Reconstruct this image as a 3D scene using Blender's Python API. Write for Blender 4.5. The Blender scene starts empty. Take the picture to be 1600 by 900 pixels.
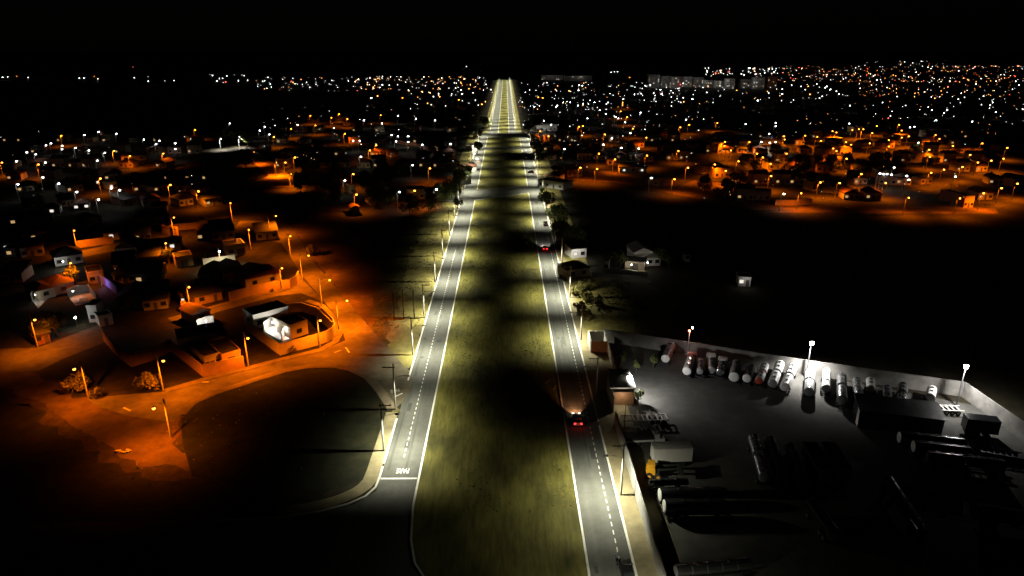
import bpy, math, random
from mathutils import Vector, Matrix, noise as mnoise
from mathutils.geometry import tessellate_polygon
R = math.radians
rnd = random.Random(7)
S = bpy.context.scene
C = S.collection

# ---------------------------------------------------------------- camera, night sky, faint fill sun, exposure
CAM_H, F, VX, VY = 70.0, 1060.0, 790.0, 75.0        # drone height, focal length and vanishing point (1600 px wide photo)
TH = math.atan((450 - VY) / F)
YAW = math.atan((800 - VX) / (F / math.cos(TH)))
cd = bpy.data.cameras.new('camera'); cam = bpy.data.objects.new('camera', cd); C.objects.link(cam)
cd.sensor_width = 36; cd.lens = 36 * F / 1600; cd.clip_start = 1; cd.clip_end = 30000
cam.location = (0, 0, CAM_H); cam.rotation_euler = (math.pi / 2 - TH, 0, -YAW)
S.camera = cam
W = bpy.data.worlds.new('World'); S.world = W; W.use_nodes = True
nt = W.node_tree; bg = nt.nodes['Background']
sky = nt.nodes.new('ShaderNodeTexSky'); sky.sky_type = 'NISHITA'; sky.sun_disc = False
sky.sun_elevation = R(24); sky.sun_rotation = R(140)
nt.links.new(sky.outputs[0], bg.inputs[0]); bg.inputs[1].default_value = 0.0001   # night
sl = bpy.data.lights.new('faint_fill_sun', 'SUN'); sl.energy = 0.0006; sl.angle = R(0.5); sl.color = (1, .95, .88)  # no moon in view; weak light added to lift the dark shapes
so = bpy.data.objects.new('faint_fill_sun', sl); C.objects.link(so)
so.rotation_euler = (R(66), 0, R(180 - 140))
S.view_settings.view_transform = 'Standard'; S.view_settings.look = 'None'
S.view_settings.exposure = 0; S.view_settings.gamma = 1; S.view_settings.use_curve_mapping = False
cy = S.cycles
cy.max_bounces = 4; cy.diffuse_bounces = 2; cy.glossy_bounces = 2; cy.transmission_bounces = 2
cy.sample_clamp_indirect = 1.0; cy.use_light_tree = True
cy.caustics_reflective = False; cy.caustics_refractive = False

# ---------------------------------------------------------------- photo pixel -> point on the plane of height z
FW = Vector((math.sin(YAW) * math.cos(TH), math.cos(YAW) * math.cos(TH), -math.sin(TH)))
RT = Vector((math.cos(YAW), -math.sin(YAW), 0)); UP = RT.cross(FW)
def g(px, py, z=0.0):
    d = FW + RT * ((px - 800) / F) - UP * ((py - 450) / F)
    t = (z - CAM_H) / d.z
    return Vector((d.x * t, d.y * t, z))

# ---------------------------------------------------------------- materials
MATS = {}
def mat(name, col, rough=.8, metal=0.0, var=.25, scale=1.0, col2=None, bump=0.0, stretch=None, spec=.3, detail=6):
    m = bpy.data.materials.new(name); m.use_nodes = True; MATS[name] = m
    t = m.node_tree; b = t.nodes['Principled BSDF']
    b.inputs['Roughness'].default_value = rough; b.inputs['Metallic'].default_value = metal
    b.inputs['Specular IOR Level'].default_value = spec
    geo = t.nodes.new('ShaderNodeNewGeometry'); mp = t.nodes.new('ShaderNodeMapping')
    t.links.new(geo.outputs['Position'], mp.inputs['Vector'])
    if stretch: mp.inputs['Scale'].default_value = stretch
    n = t.nodes.new('ShaderNodeTexNoise'); n.inputs['Scale'].default_value = scale; n.inputs['Detail'].default_value = detail
    n.inputs['Roughness'].default_value = .65
    t.links.new(mp.outputs[0], n.inputs['Vector'])
    cr = t.nodes.new('ShaderNodeValToRGB'); cr.color_ramp.elements[0].position = .33; cr.color_ramp.elements[1].position = .67
    c2 = col2 or tuple(c * (1 + var) for c in col); c1 = col if col2 else tuple(c * (1 - var) for c in col)
    cr.color_ramp.elements[0].color = (*c1, 1); cr.color_ramp.elements[1].color = (*c2, 1)
    t.links.new(n.outputs[0], cr.inputs[0]); t.links.new(cr.outputs[0], b.inputs['Base Color'])
    if bump:
        bp = t.nodes.new('ShaderNodeBump'); bp.inputs['Strength'].default_value = bump; bp.inputs['Distance'].default_value = .1
        t.links.new(n.outputs[0], bp.inputs['Height']); t.links.new(bp.outputs[0], b.inputs['Normal'])
    return m
def two_scale(m, scale, amount, stretch=(1, 1, 1)):
    """multiply the base colour by a second, coarser patchiness"""
    t = m.node_tree; b = t.nodes['Principled BSDF']; src = b.inputs['Base Color'].links[0].from_socket
    geo = t.nodes.new('ShaderNodeNewGeometry'); mp = t.nodes.new('ShaderNodeMapping'); mp.inputs['Scale'].default_value = stretch
    t.links.new(geo.outputs['Position'], mp.inputs[0])
    n = t.nodes.new('ShaderNodeTexNoise'); n.inputs['Scale'].default_value = scale; n.inputs['Detail'].default_value = 4
    t.links.new(mp.outputs[0], n.inputs['Vector'])
    r = t.nodes.new('ShaderNodeMapRange'); r.inputs[1].default_value = .35; r.inputs[2].default_value = .65
    r.inputs[3].default_value = 1 - amount; r.inputs[4].default_value = 1 + amount * .6
    t.links.new(n.outputs[0], r.inputs[0])
    mx = t.nodes.new('ShaderNodeMix'); mx.data_type = 'RGBA'; mx.blend_type = 'MULTIPLY'; mx.inputs[0].default_value = 1
    t.links.new(src, mx.inputs[6]); t.links.new(r.outputs[0], mx.inputs[7]); t.links.new(mx.outputs[2], b.inputs['Base Color'])
def emi(name, col, strength):
    m = bpy.data.materials.new(name); m.use_nodes = True; MATS[name] = m
    t = m.node_tree; t.nodes.remove(t.nodes['Principled BSDF'])
    e = t.nodes.new('ShaderNodeEmission'); e.inputs[0].default_value = (*col, 1); e.inputs[1].default_value = strength
    t.links.new(e.outputs[0], t.nodes['Material Output'].inputs[0])
    m.cycles.emission_sampling = 'NONE'      # the lamp object beside it does the lighting
    return m
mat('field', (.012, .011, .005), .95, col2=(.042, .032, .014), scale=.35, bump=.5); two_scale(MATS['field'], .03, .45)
mat('median_grass', (.12, .118, .022), .95, col2=(.24, .21, .055), scale=.9, bump=.6, stretch=(1.6, .22, 1)); two_scale(MATS['median_grass'], .075, .72, (1, .55, 1))  # coarse blobs deepened to imitate dim gaps between lamp pools
mat('verge', (.15, .14, .032), .95, col2=(.25, .2, .07), scale=.8, bump=.6, stretch=(1, .5, 1)); two_scale(MATS['verge'], .12, .4)
mat('asphalt', (.1, .1, .09), .85, var=.14, scale=.5, bump=.15); two_scale(MATS['asphalt'], .25, .14, (2.2, .12, 1))
mat('old_asphalt', (.13, .108, .07), .9, var=.3, scale=.35, bump=.2); two_scale(MATS['old_asphalt'], .08, .35)
mat('lit_dirt', (.3, .2, .09), .95, var=.3, scale=.3, bump=.3); two_scale(MATS['lit_dirt'], .05, .4)  # dirt brightened in colour to carry the field's lamplight
mat('lane_kerb', (.19, .15, .1), .9, var=.2, scale=.7, bump=.2); two_scale(MATS['lane_kerb'], .15, .35)
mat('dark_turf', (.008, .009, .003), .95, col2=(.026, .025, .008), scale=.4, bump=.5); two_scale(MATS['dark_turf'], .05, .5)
mat('sidewalk', (.25, .21, .12), .9, var=.18, scale=.6, bump=.2); two_scale(MATS['sidewalk'], .2, .25)
mat('dirt', (.12, .075, .04), .95, var=.35, scale=.3, bump=.4); two_scale(MATS['dirt'], .06, .4)
mat('gravel', (.068, .066, .06), .95, var=.2, scale=.5, bump=.3); two_scale(MATS['gravel'], .07, .35)
mat('kerb_paint', (.75, .74, .68), .7, var=.12, scale=1.5)
mat('paint', (.7, .7, .68), .6, var=.2, scale=3)
mat('old_paint', (.4, .4, .38), .6, var=.4, scale=4)
mat('concrete', (.38, .36, .33), .85, var=.15, scale=2)
mat('pole_concrete', (.4, .38, .34), .8, var=.12, scale=2)
mat('dark_wood', (.06, .045, .03), .8, var=.3, scale=3)
mat('steel', (.32, .33, .35), .45, .9, var=.1, scale=3)
mat('white_wall', (.62, .6, .56), .85, var=.08, scale=.8)
mat('cream_wall', (.5, .42, .3), .85, var=.1, scale=.8)
mat('ochre_wall', (.45, .3, .13), .85, var=.12, scale=.8)
mat('pink_wall', (.5, .3, .22), .85, var=.12, scale=.8)
mat('grey_wall', (.4, .39, .37), .85, var=.12, scale=.8)
mat('brick_wall', (.3, .12, .06), .9, var=.2, scale=2)
mat('tile_roof', (.1, .04, .025), .8, var=.25, scale=2, stretch=(4, 1, 1))
mat('cement_roof', (.07, .068, .065), .85, var=.25, scale=1)
mat('metal_roof', (.12, .12, .125), .5, .6, var=.2, scale=1)
mat('door_metal', (.12, .1, .09), .5, .2, var=.2, scale=2)
mat('gate_brown', (.22, .11, .05), .6, var=.2, scale=2)
mat('frame', (.3, .3, .3), .5, .5, var=.1)
mat('glass', (.02, .022, .025), .08, 0, var=.1, spec=.7)
mat('tank_white', (.7, .7, .68), .32, 0, var=.1, scale=1.2, spec=.6)
mat('tank_steel', (.55, .56, .57), .27, .95, var=.12, scale=1.5)
mat('tank_grey', (.3, .3, .31), .4, .3, var=.15, scale=1.2)
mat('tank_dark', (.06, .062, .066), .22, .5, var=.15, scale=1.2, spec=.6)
mat('tank_red', (.35, .05, .03), .4, 0, var=.15, spec=.5)
mat('orange_paint', (.6, .2, .03), .4, 0, var=.15, spec=.5)
mat('yellow_paint', (.75, .36, .02), .45, 0, var=.12, spec=.5)
mat('rubber', (.02, .02, .02), .9, var=.2)
mat('chassis', (.04, .04, .042), .6, .4, var=.2)
mat('car_silver', (.42, .43, .45), .3, .7, var=.05)
mat('car_dark', (.03, .03, .035), .25, .3, var=.1, spec=.7)
mat('car_red', (.3, .03, .02), .3, .2, var=.1, spec=.6)
mat('car_white', (.65, .65, .64), .3, 0, var=.05, spec=.6)
mat('skin', (.35, .2, .13), .6, var=.05)
mat('jacket', (.3, .31, .33), .8, var=.1)
mat('bark', (.07, .05, .035), .95, var=.3, scale=4)
mat('leaf', (.035, .055, .012), .75, col2=(.11, .12, .03), scale=.9)
mat('leaf_pale', (.07, .1, .03), .75, col2=(.2, .21, .07), scale=.9)  # paler leaf tone carries the lamplight on lit trees
mat('leaf_dry', (.1, .09, .02), .8, col2=(.22, .19, .06), scale=.9)
mat('dusty_wall', (.22, .21, .195), .9, var=.2, scale=.5); two_scale(MATS['dusty_wall'], .3, .3)
mat('blue_and_blue_lit', (.14, .14, .5), .8, var=.1)  # true blue on tank and mat; blue light painted on the wall
mat('trash', (.6, .55, .5), .8, var=.2)
emi('sodium_bulb', (1, .33, .03), 9); emi('white_bulb', (1, .97, .9), 40); emi('far_sodium', (1, .3, .03), 15); emi('far_white', (.97, .98, 1), 20)
emi('far_red', (1, .08, .04), 30); emi('town_white', (1, .96, .92), 7); emi('town_orange', (1, .34, .08), 7); emi('town_red', (1, .1, .06), 7); emi('led_lens', (1, .97, .8), 4); emi('flood_lens', (1, .98, .95), 160)
emi('lit_room', (1, .93, .78), 1.6); emi('lit_window', (1, .93, .8), .9); emi('warm_window', (1, .6, .25), .5); emi('blue_window', (.55, .65, 1), .8)
emi('tail_light', (1, .03, .03), 6); emi('head_light', (1, .92, .75), 14)

# ---------------------------------------------------------------- mesh builder
class MB:
    def __init__(s): s.v = []; s.f = []; s.m = []; s.mi = 0; s.sm = []
    def add(s, vs, fs, smooth=False):
        o = len(s.v); s.v += [tuple(v) for v in vs]
        for f in fs: s.f.append([i + o for i in f]); s.m.append(s.mi); s.sm.append(smooth)
        return s
    def box(s, x0, x1, y0, y1, z0, z1):
        return s.add([(x0,y0,z0),(x1,y0,z0),(x1,y1,z0),(x0,y1,z0),(x0,y0,z1),(x1,y0,z1),(x1,y1,z1),(x0,y1,z1)],
                     [(0,3,2,1),(4,5,6,7),(0,1,5,4),(1,2,6,5),(2,3,7,6),(3,0,4,7)])
    def bar(s, a, b, w, h):
        a = Vector(a); b = Vector(b); d = (b - a).normalized(); u = d.cross(Vector((0,0,1)))
        u = u.normalized() if u.length > 1e-4 else Vector((1,0,0)); n = u.cross(d)
        vs = [p + u * (i * w / 2) + n * (j * h / 2) for p in (a, b) for i, j in ((-1,-1),(1,-1),(1,1),(-1,1))]
        return s.add(vs, [(0,1,2,3),(7,6,5,4),(0,4,5,1),(1,5,6,2),(2,6,7,3),(3,7,4,0)])
    def tube(s, pts, rs, n=8, smooth=True, cap=True):
        pts = [Vector(p) for p in pts]; rings = []
        for i, p in enumerate(pts):
            d = (pts[min(i+1, len(pts)-1)] - pts[max(i-1, 0)]).normalized()
            u = d.cross(Vector((0,0,1))); u = u.normalized() if u.length > .05 else Vector((1,0,0)); w = d.cross(u)
            r = rs[i] if isinstance(rs, (list, tuple)) else rs
            rings.append([p + u * (r * math.cos(2*math.pi*k/n)) + w * (r * math.sin(2*math.pi*k/n)) for k in range(n)])
        vs = [v for ring in rings for v in ring]
        fs = [(i*n+k, i*n+(k+1)%n, (i+1)*n+(k+1)%n, (i+1)*n+k) for i in range(len(pts)-1) for k in range(n)]
        s.add(vs, fs, smooth)
        if cap:
            s.add(rings[0], [tuple(range(n))][::-1]); s.add(rings[-1], [tuple(range(n))])
        return s
    def ball(s, c, r, n=10, m=6, sz=1.0):
        c = Vector(c); vs = []; fs = []
        for j in range(m + 1):
            a = math.pi * j / m
            for k in range(n): vs.append(c + Vector((r*math.sin(a)*math.cos(2*math.pi*k/n), r*math.sin(a)*math.sin(2*math.pi*k/n), r*sz*math.cos(a))))
        for j in range(m):
            for k in range(n): fs.append((j*n+k, (j+1)*n+k, (j+1)*n+(k+1)%n, j*n+(k+1)%n))
        return s.add(vs, fs, True)
    def poly(s, pts, z=None):
        vs = [Vector((p[0], p[1], p[2] if z is None and len(p) > 2 else (z or 0))) for p in pts]
        fs = []
        for t in tessellate_polygon([vs]):
            a, b, c = (vs[i] for i in t)
            fs.append(t if (b - a).cross(c - a).z > 0 else t[::-1])
        return s.add(vs, fs)
    def ribbon(s, pts, w, z, h=0):
        pts = [Vector((p[0], p[1], 0)) for p in pts]; L = []; Rr = []
        for i, p in enumerate(pts):
            d = (pts[min(i+1, len(pts)-1)] - pts[max(i-1, 0)]).normalized(); u = Vector((-d.y, d.x, 0))
            L.append(p + u * w / 2); Rr.append(p - u * w / 2)
        n = len(pts); up = Vector((0,0,z))
        vs = [p + up for p in L + Rr]; fs = [(i, n+i, n+i+1, i+1) for i in range(n-1)]
        if h:
            dn = Vector((0,0,z-h)); vs += [p + dn for p in L + Rr]
            for i in range(n-1): fs += [(i, i+1, 2*n+i+1, 2*n+i), (n+i+1, n+i, 3*n+i, 3*n+i+1)]
            fs += [(0, 2*n, 3*n, n), (n-1, 2*n-1, 4*n-1, 3*n-1)]
        return s.add(vs, fs)
    def build(s, name, mats, parent=None, loc=None):
        me = bpy.data.meshes.new(name); me.from_pydata(s.v, [], s.f)
        for k in ([mats] if isinstance(mats, str) else mats): me.materials.append(MATS[k])
        me.polygons.foreach_set('material_index', s.m); me.polygons.foreach_set('use_smooth', s.sm); me.update()
        o = bpy.data.objects.new(name, me); C.objects.link(o)
        if parent is not None: o.parent = parent
        if loc is not None: o.location = loc
        return o
def tag(o, label, cat, group=None):
    o['label'] = label; o['category'] = cat
    if group: o['group'] = group
    return o
def thing(name, label, cat, loc=(0,0,0), rz=0, group=None):
    o = bpy.data.objects.new(name, None); C.objects.link(o); o.location = loc; o.rotation_euler = (0,0,rz); o.empty_display_size = .5
    return tag(o, label, cat, group)
def struct(o, kind='structure'): o['kind'] = kind; return o
KIDS = {}
def copy_tree(o, loc, rz=0, label=None):
    ch = KIDS.get(o.name)
    if ch is None:
        ch = KIDS[o.name] = [(c, list(c.children)) for c in o.children]
    r = o.copy(); C.objects.link(r); r.location = loc; r.rotation_euler = (0,0,rz)
    if label: r['label'] = label
    for c, sub in ch:
        d = c.copy(); C.objects.link(d); d.parent = r
        for e in sub:
            q = e.copy(); C.objects.link(q); q.parent = d
    return r
LD = {}
def light(parent, loc, power, col, kind='POINT', size=.15, spot=None, blend=.5, rot=(0,0,0)):
    key = (kind, power, col, size, spot, blend)
    if key not in LD:
        l = bpy.data.lights.new('lamp_light', kind); l.energy = power; l.color = col; l.shadow_soft_size = size
        if kind == 'SPOT': l.spot_size = R(spot); l.spot_blend = blend
        LD[key] = l
    o = bpy.data.objects.new('lamp_light', LD[key]); C.objects.link(o); o.location = loc; o.rotation_euler = rot
    if parent is not None: o.parent = parent
    return o
ORD = ['first','second','third','fourth','fifth','sixth','seventh','eighth','ninth','tenth','eleventh','twelfth','thirteenth','fourteenth','fifteenth','sixteenth','seventeenth','eighteenth','nineteenth','twentieth']
TENS = ['','','twenty','thirty','forty','fifty','sixty','seventy']
def nth(i):
    i += 1
    if i <= 20: return ORD[i-1]
    t, u = divmod(i, 10)
    return (TENS[t][:-1] + 'ieth') if u == 0 else TENS[t] + '-' + ORD[u-1]
SODIUM = (1, .18, .002); LEDW = (1, .985, .74); WHITE = (1, .97, .92)

# ---------------------------------------------------------------- ground, avenue, side streets
XL0, XL1, XR0, XR1 = -21.9, -15.3, 11.65, 18.1
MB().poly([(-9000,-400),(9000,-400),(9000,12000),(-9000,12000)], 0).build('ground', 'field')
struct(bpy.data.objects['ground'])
def sheet(name, pts, m, z): return struct(MB().poly(pts, z).build(name, m))
def rect(x0, x1, y0, y1): return [(x0,y0),(x1,y0),(x1,y1),(x0,y1)]
JY = 585
road = MB()
road.poly([(XL0, 96), (XL0 - 3, 92.5), (XL0 - 11, 89.5), (XL0 - 60, 88), (XL0 - 60, 60), (XL1 + 20, 60), (XL1 + 5, 74), (XL1 + .8, 84), (XL1, 92), (XL1, JY), (XL0, JY)], .02)
road.poly(rect(XR0, XR1, 30, JY), .02)
road.poly([(XL1, 326), (XR0, 343), (XR0, 360), (XL1, 350)], .02)                      # crossing through the median
road.poly([(XL0 - 40, 332), (XL0, 322), (XL0, 352), (XL0 - 40, 350)], .02)
road.poly(rect(XL1, XR0, 502, 512), .02)
road.poly([(XL0, JY), (XL1, JY), (XL1, 575), (XR0, 575), (XR0, JY), (XR1, JY), (8.4, 625), (8.4, 1660), (-14.2, 1660), (-14.2, 625)], .02)
struct(road.build('road', 'asphalt'))
sheet('grass_median', [(XL1 + .8, 84), (XL1 + 5, 74), (XL1 + 20, 60), (XR0, 52), (XR0, 343), (XL1, 326), (XL1, 92)], 'median_grass', .03)
sheet('grass_median', [(XL1, 352), (XR0, 362), (XR0, 500), (XL1, 500)], 'median_grass', .03)
sheet('grass_median', rect(XL1, XR0, 513, 574), 'median_grass', .03)
sheet('grass_median', rect(-6.7, 2.8, 600, 1650), 'median_grass', .05)
sheet('grass_verge', rect(XL0 - 9, XL0, 354, 600), 'verge', .012)
sheet('grass_verge', rect(XR1, 28, 208, 600), 'verge', .012)
sheet('grass_verge', rect(-20, -14.2, 600, 1650), 'verge', .012); sheet('grass_verge', rect(8.4, 14, 600, 1650), 'verge', .012)
sheet('sidewalk', rect(XR1, 25, 30, 157), 'sidewalk', .11)
sheet('sidewalk', rect(XR1, 20.6, 157, 330), 'sidewalk', .11)
struct(MB().ribbon([(XL0-15,90.7),(XL0-11,91.5),(XL0-8.3,92.4),(XL0-6.2,93.4),(XL0-4.6,94.5),(XL0-3.2,95.8),(XL0-2.2,97.3),(XL0-1.6,99),(XL0-1.45,102),(XL0-1.4,112),(XL0-1.4,122)], 2.5, .1).build('sidewalk', 'sidewalk'))
def kerb(pts, w=.34): return MB().ribbon(pts, w, .13, .13)
def kerbs(name, lines):
    m = MB()
    for l in lines: m.ribbon(l, .34, .13, .13)
    return struct(m.build(name, 'kerb_paint'))
def dense(a, b, n=12): return [(a[0] + (b[0]-a[0])*i/n, a[1] + (b[1]-a[1])*i/n) for i in range(n+1)]
kerbs('kerb', [
    [(XL0 - 24, 88.6), (XL0 - 14, 89.3), (XL0 - 8, 90.8), (XL0 - 4, 92.6), (XL0 - 1.5, 94.6), (XL0 - .3, 97), (XL0 - .1, 100), (XL0 - .1, 103)],
    [(XL0 - .1, 104), (XL0 - .1, 119.5)], [(XL0 - .1, 136), (XL0 - .1, 322)], [(XL0 - .1, 354), (XL0 - .1, 580)],
    [(XL1 + 5, 74), (XL1 + 2, 79), (XL1 + .8, 84), (XL1 + .1, 92), (XL1 + .1, 326), (XL1 + 2, 327.5), (XR0, 343.5)],
    [(XL1 + .1, 500), (XL1 + .1, 352), (XR0 - .1, 361), (XR0 - .1, 500), (XL1 + .1, 500.5)],
    [(XL1 + .1, 574), (XL1 + .1, 513), (XR0 - .1, 513), (XR0 - .1, 574)],
    [(XR0 - .1, 40), (XR0 - .1, 343)], [(XR1 + .1, 40), (XR1 + .1, 116.5)], [(XR1 + .1, 118), (XR1 + .1, 330)], [(XR1 + .1, 346), (XR1 + .1, 580)],
    [(-6.7, 1640), (-6.7, 600), (2.8, 600), (2.8, 1640)], [(-14.2, 625), (-14.2, 1640)], [(8.4, 625), (8.4, 1640)]])
mk = MB()
for x, y0, y1 in ((-18.65, 106, 240), (16.3, 45, 260)):
    y = y0
    while y < y1: mk.box(x - .08, x + .08, y, y + 1.0, .026, .03); y += 1.9
mk.box(XL0 + .15, XL1 - .2, 99.3, 99.7, .026, .03)
st0, st1 = g(615, 621), g(629, 614.5); mk.bar((st0.x, st0.y, .027), (st1.x, st1.y, .027), .35, .004)
for a, b, w in (((540, 543), (546, 551), .35), ((523, 551), (533, 547), .2), ((193, 637), (204, 642), .45), ((312, 597), (326, 597), .4)):
    p, q = g(*a), g(*b); mk.bar((p.x, p.y, .036), (q.x, q.y, .036), w, .004)
struct(mk.build('road_markings', 'paint'))
def road_text(txt, loc, rz, sx, sy, m):
    cu = bpy.data.curves.new('road_text', 'FONT'); cu.body = txt; cu.align_x = 'CENTER'; cu.align_y = 'CENTER'; cu.size = 1; cu.offset = .012; cu.extrude = .002
    t = bpy.data.objects.new('road_text', cu); C.objects.link(t)
    me = bpy.data.meshes.new_from_object(t.evaluated_get(bpy.context.evaluated_depsgraph_get()))
    bpy.data.objects.remove(t)
    o = bpy.data.objects.new('road_lettering', me); C.objects.link(o); me.materials.clear(); me.materials.append(MATS[m])
    o.location = loc; o.rotation_euler = (0, 0, rz); o.scale = (sx, sy, 1); struct(o)
def wobbly(pts, amp=1.3, step=2.2):
    out = []
    for a, b in zip(pts, pts[1:] + pts[:1]):
        n = max(1, int((b - a).length / step))
        for i in range(n):
            p = a.lerp(b, i / n); q = Vector((p.x * .31, p.y * .31, 3.7)); out.append(p + Vector((mnoise.noise(q), mnoise.noise(q + Vector((9,5,2))), 0)) * amp * 1.6)
    return out
mat('tar_patch', (.055, .055, .052), .8, var=.2, scale=1.5); mat('worn_track', (.078, .078, .071), .8, var=.25, scale=.6, stretch=(1, .15, 1))
pt = MB(); tk_ = MB()
for x0 in (XL0, XR0):
    for _ in range(26):
        y = rnd.uniform(60, 330); x = x0 + rnd.uniform(.5, 4.6); w = rnd.uniform(.3, 1.3); l = rnd.uniform(.8, 5)
        if x0 == XL0 and y < 104: continue
        pt.poly(wobbly([Vector((x, y, 0)), Vector((x + w, y, 0)), Vector((x + w, y + l, 0)), Vector((x, y + l, 0))], .08, .6), .0245 + rnd.uniform(0, .001))
for x in (XL0 + 1.1, XL0 + 4.1, XR0 + 1.0, XR0 + 3.1):
    tk_.ribbon([(x + .12 * mnoise.noise(Vector((x, y * .05, 0))), y) for y in range(102, 324, 4)], .42, .0225)
struct(pt.build('asphalt_patches', 'tar_patch')); struct(tk_.build('tyre_tracks', 'worn_track'))
p = g(629.5, 735.5); road_text('PARE', (p.x, p.y, .031), math.pi, 1.0, 2.1, 'paint')
p = g(617, 610.5); road_text('PARE', (p.x, p.y, .039), math.pi + R(20), .85, 1.9, 'old_paint')
mat('sparse_grass', (.05, .048, .014), .95, col2=(.12, .105, .03), scale=.7, bump=.5); two_scale(MATS['sparse_grass'], .1, .4)
mat('dirt_edge', (.03, .02, .01), .95, col2=(.085, .055, .03), scale=.5, bump=.4)
def V3(l): return [Vector((a, b, 0)) for a, b in l]
sheet('grass_verge', wobbly(V3([(XL0 + .1, 122), (XL0 + .1, 322), (XL0 - 9, 322), (XL0 - 13, 262), (XL0 - 11, 200), (XL0 - 9, 160), (XL0 - 3, 138), (XL0 - 2, 122)]), 1.5, 2.5), 'verge', .014)
sheet('grass_verge', wobbly(V3([(XL0 - 5, 140), (XL0 - 4, 322), (XL0 - 14, 322), (XL0 - 21, 270), (XL0 - 19, 200), (XL0 - 13, 158)]), 2.2, 3), 'sparse_grass', .011)
sheet('grass_verge', wobbly(V3([(XR1, 157.5), (33, 158), (36, 180), (34, 206), (XR1, 208)]), 1.6, 2.4), 'verge', .014)
sheet('grass_verge', wobbly(V3([(XR1 + 4, 158), (42, 163), (50, 184), (44, 207), (XR1 + 4, 207)]), 2.2, 3), 'sparse_grass', .011)
def pxpoly(pts): return [g(*p) for p in pts]
sheet('dirt_lot', wobbly(pxpoly([(455,352),(500,340),(620,400),(640,470),(648,560),(585,525),(487,405)])), 'dirt', .008)
sheet('street', pxpoly([(425,350),(455,352),(487,405),(585,520),(646,588),(640,612),(618,640),(580,592),(545,574),(480,571),(540,533),(530,500),(505,470),(472,430),(440,380)]), 'old_asphalt', .028)
sheet('street', pxpoly([(522,576),(480,571),(400,592),(340,612),(288,643),(270,660),(200,650),(150,634),(135,622),(255,612),(320,594),(440,562),(500,548),(540,532)]), 'old_asphalt', .024)
sheet('street', pxpoly([(0,545),(60,543),(158,506),(166,534),(100,560),(60,580),(0,582)]), 'old_asphalt', .016)
sheet('street', pxpoly([(508,472),(470,458),(430,463),(305,497),(272,508),(262,497),(300,487),(357,472),(431,454),(468,442),(472,436)]), 'old_asphalt', .02)
sheet('street', pxpoly([(375,345),(362,362),(440,380),(472,430),(455,352),(425,345)]), 'old_asphalt', .016)
sheet('street', pxpoly([(375,235),(402,237),(440,262),(465,285),(462,292),(375,292),(420,275)]), 'lit_dirt', .016)
sheet('street', pxpoly([(125,392),(180,380),(205,378),(205,388),(128,402)]), 'old_asphalt', .016)
sheet('dirt_lot', wobbly(pxpoly([(0,556),(60,580),(125,618),(300,640),(290,700),(360,745),(330,758),(205,738),(145,706),(100,680),(55,645),(0,618)]), 1.9, 1.8), 'dirt_edge', .004)
sheet('dirt_lot', wobbly(pxpoly([(0,562),(60,585),(125,618),(290,640),(268,690),(335,738),(205,722),(160,692),(118,668),(70,632),(0,604)]), 1.1, 1.5), 'dirt', .006)
sheet('street', pxpoly([(1085,282),(1180,290),(1210,322),(1340,320),(1420,322),(1555,325),(1560,334),(1400,333),(1200,332),(1120,318),(1040,300)]), 'dirt', .016)
sheet('street', pxpoly([(880,268),(960,268),(1060,290),(1040,300),(960,285),(900,282)]), 'dirt', .016)
sw = MB()
blk = [(283,648),(300,630),(340,613),(400,593),(440,581),(480,573),(520,572),(548,577),(575,590),(595,612),(613,640)]
sw.ribbon([g(*p) for p in blk], 2.0, .12, .1)
sw.ribbon([g(*p) for p in [(258,611),(320,593),(440,562),(500,547),(524,534),(531,520),(527,505),(512,487),(503,478),(480,470)]], 1.8, .125, .1)
sw.ribbon([g(*p) for p in [(300,489),(357,473),(431,455),(455,450),(468,440),(470,428)]], 1.7, .125, .1)
struct(sw.build('sidewalk', 'lane_kerb'))
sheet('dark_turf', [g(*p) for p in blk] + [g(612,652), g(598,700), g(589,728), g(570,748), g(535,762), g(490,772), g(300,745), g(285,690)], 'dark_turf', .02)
sheet('gravel_yard', [(24.2,30),(24.2,161),(97,124),(112,70),(112,30)], 'gravel', .01)

# ---------------------------------------------------------------- avenue light poles
def rim(m, x0, x1, w, z0, z1):
    m.box(x0, x1, -w, -w + .012, z0, z1); m.box(x0, x1, w - .012, w, z0, z1); m.box(x0, x0 + .012, -w + .013, w - .013, z0, z1); m.box(x1 - .012, x1, -w + .013, w - .013, z0, z1)
    return m
def led_head(t):
    h = rim(MB().box(2.5, 3.25, -.16, .16, 7.72, 7.86), 2.5, 3.25, .16, 7.58, 7.718).build('lamp_head', 'steel', t)
    MB().box(2.58, 3.2, -.13, .13, 7.695, 7.715).build('lens', 'led_lens', h)
def led(t, p): light(t, (2.88, 0, 7.66), p, LEDW, 'SPOT', .02, 146, 1.0).scale = (1.02, 1.8, 1)      # road optics: long along the road, short across
def avenue_pole(name, label, cat, group):
    """local: the road lies toward +X"""
    t = thing(name, label, cat, group=group)
    MB().tube([(0,0,0),(0,0,9.9)], [.2,.12], 10).build('pole', 'pole_concrete', t)
    a = MB().bar((-.35,0,9.5), (1.9,0,9.5), .12, .14); a.bar((0,.1,8.5), (1.1,.1,9.45), .05, .05); a.build('crossarm', 'dark_wood', t)
    for x in (-.25, .5, 1.15, 1.8): MB().tube([(x,0,9.57),(x,0,9.85)], [.07,.05], 6).build('insulator', 'concrete', t)
    MB().tube([(0,0,6.9),(.8,0,7.5),(1.9,0,7.75),(2.6,0,7.8)], .045, 6).build('lamp_arm', 'steel', t)
    led_head(t)
    return t
proto = avenue_pole('avenue_light_pole', 'x', 'street light', 'concrete light poles along the avenue')
for ch in list(proto.children): ch
LEFTY = [108, 149.5, 173.5, 204, 232, 262, 290] + [317 + 29*i for i in range(10)]
RIGHTY = [63.5, 94.5, 127.1, 157.8, 189, 220.6, 251.5] + [282 + 31*i for i in range(10)]
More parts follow.
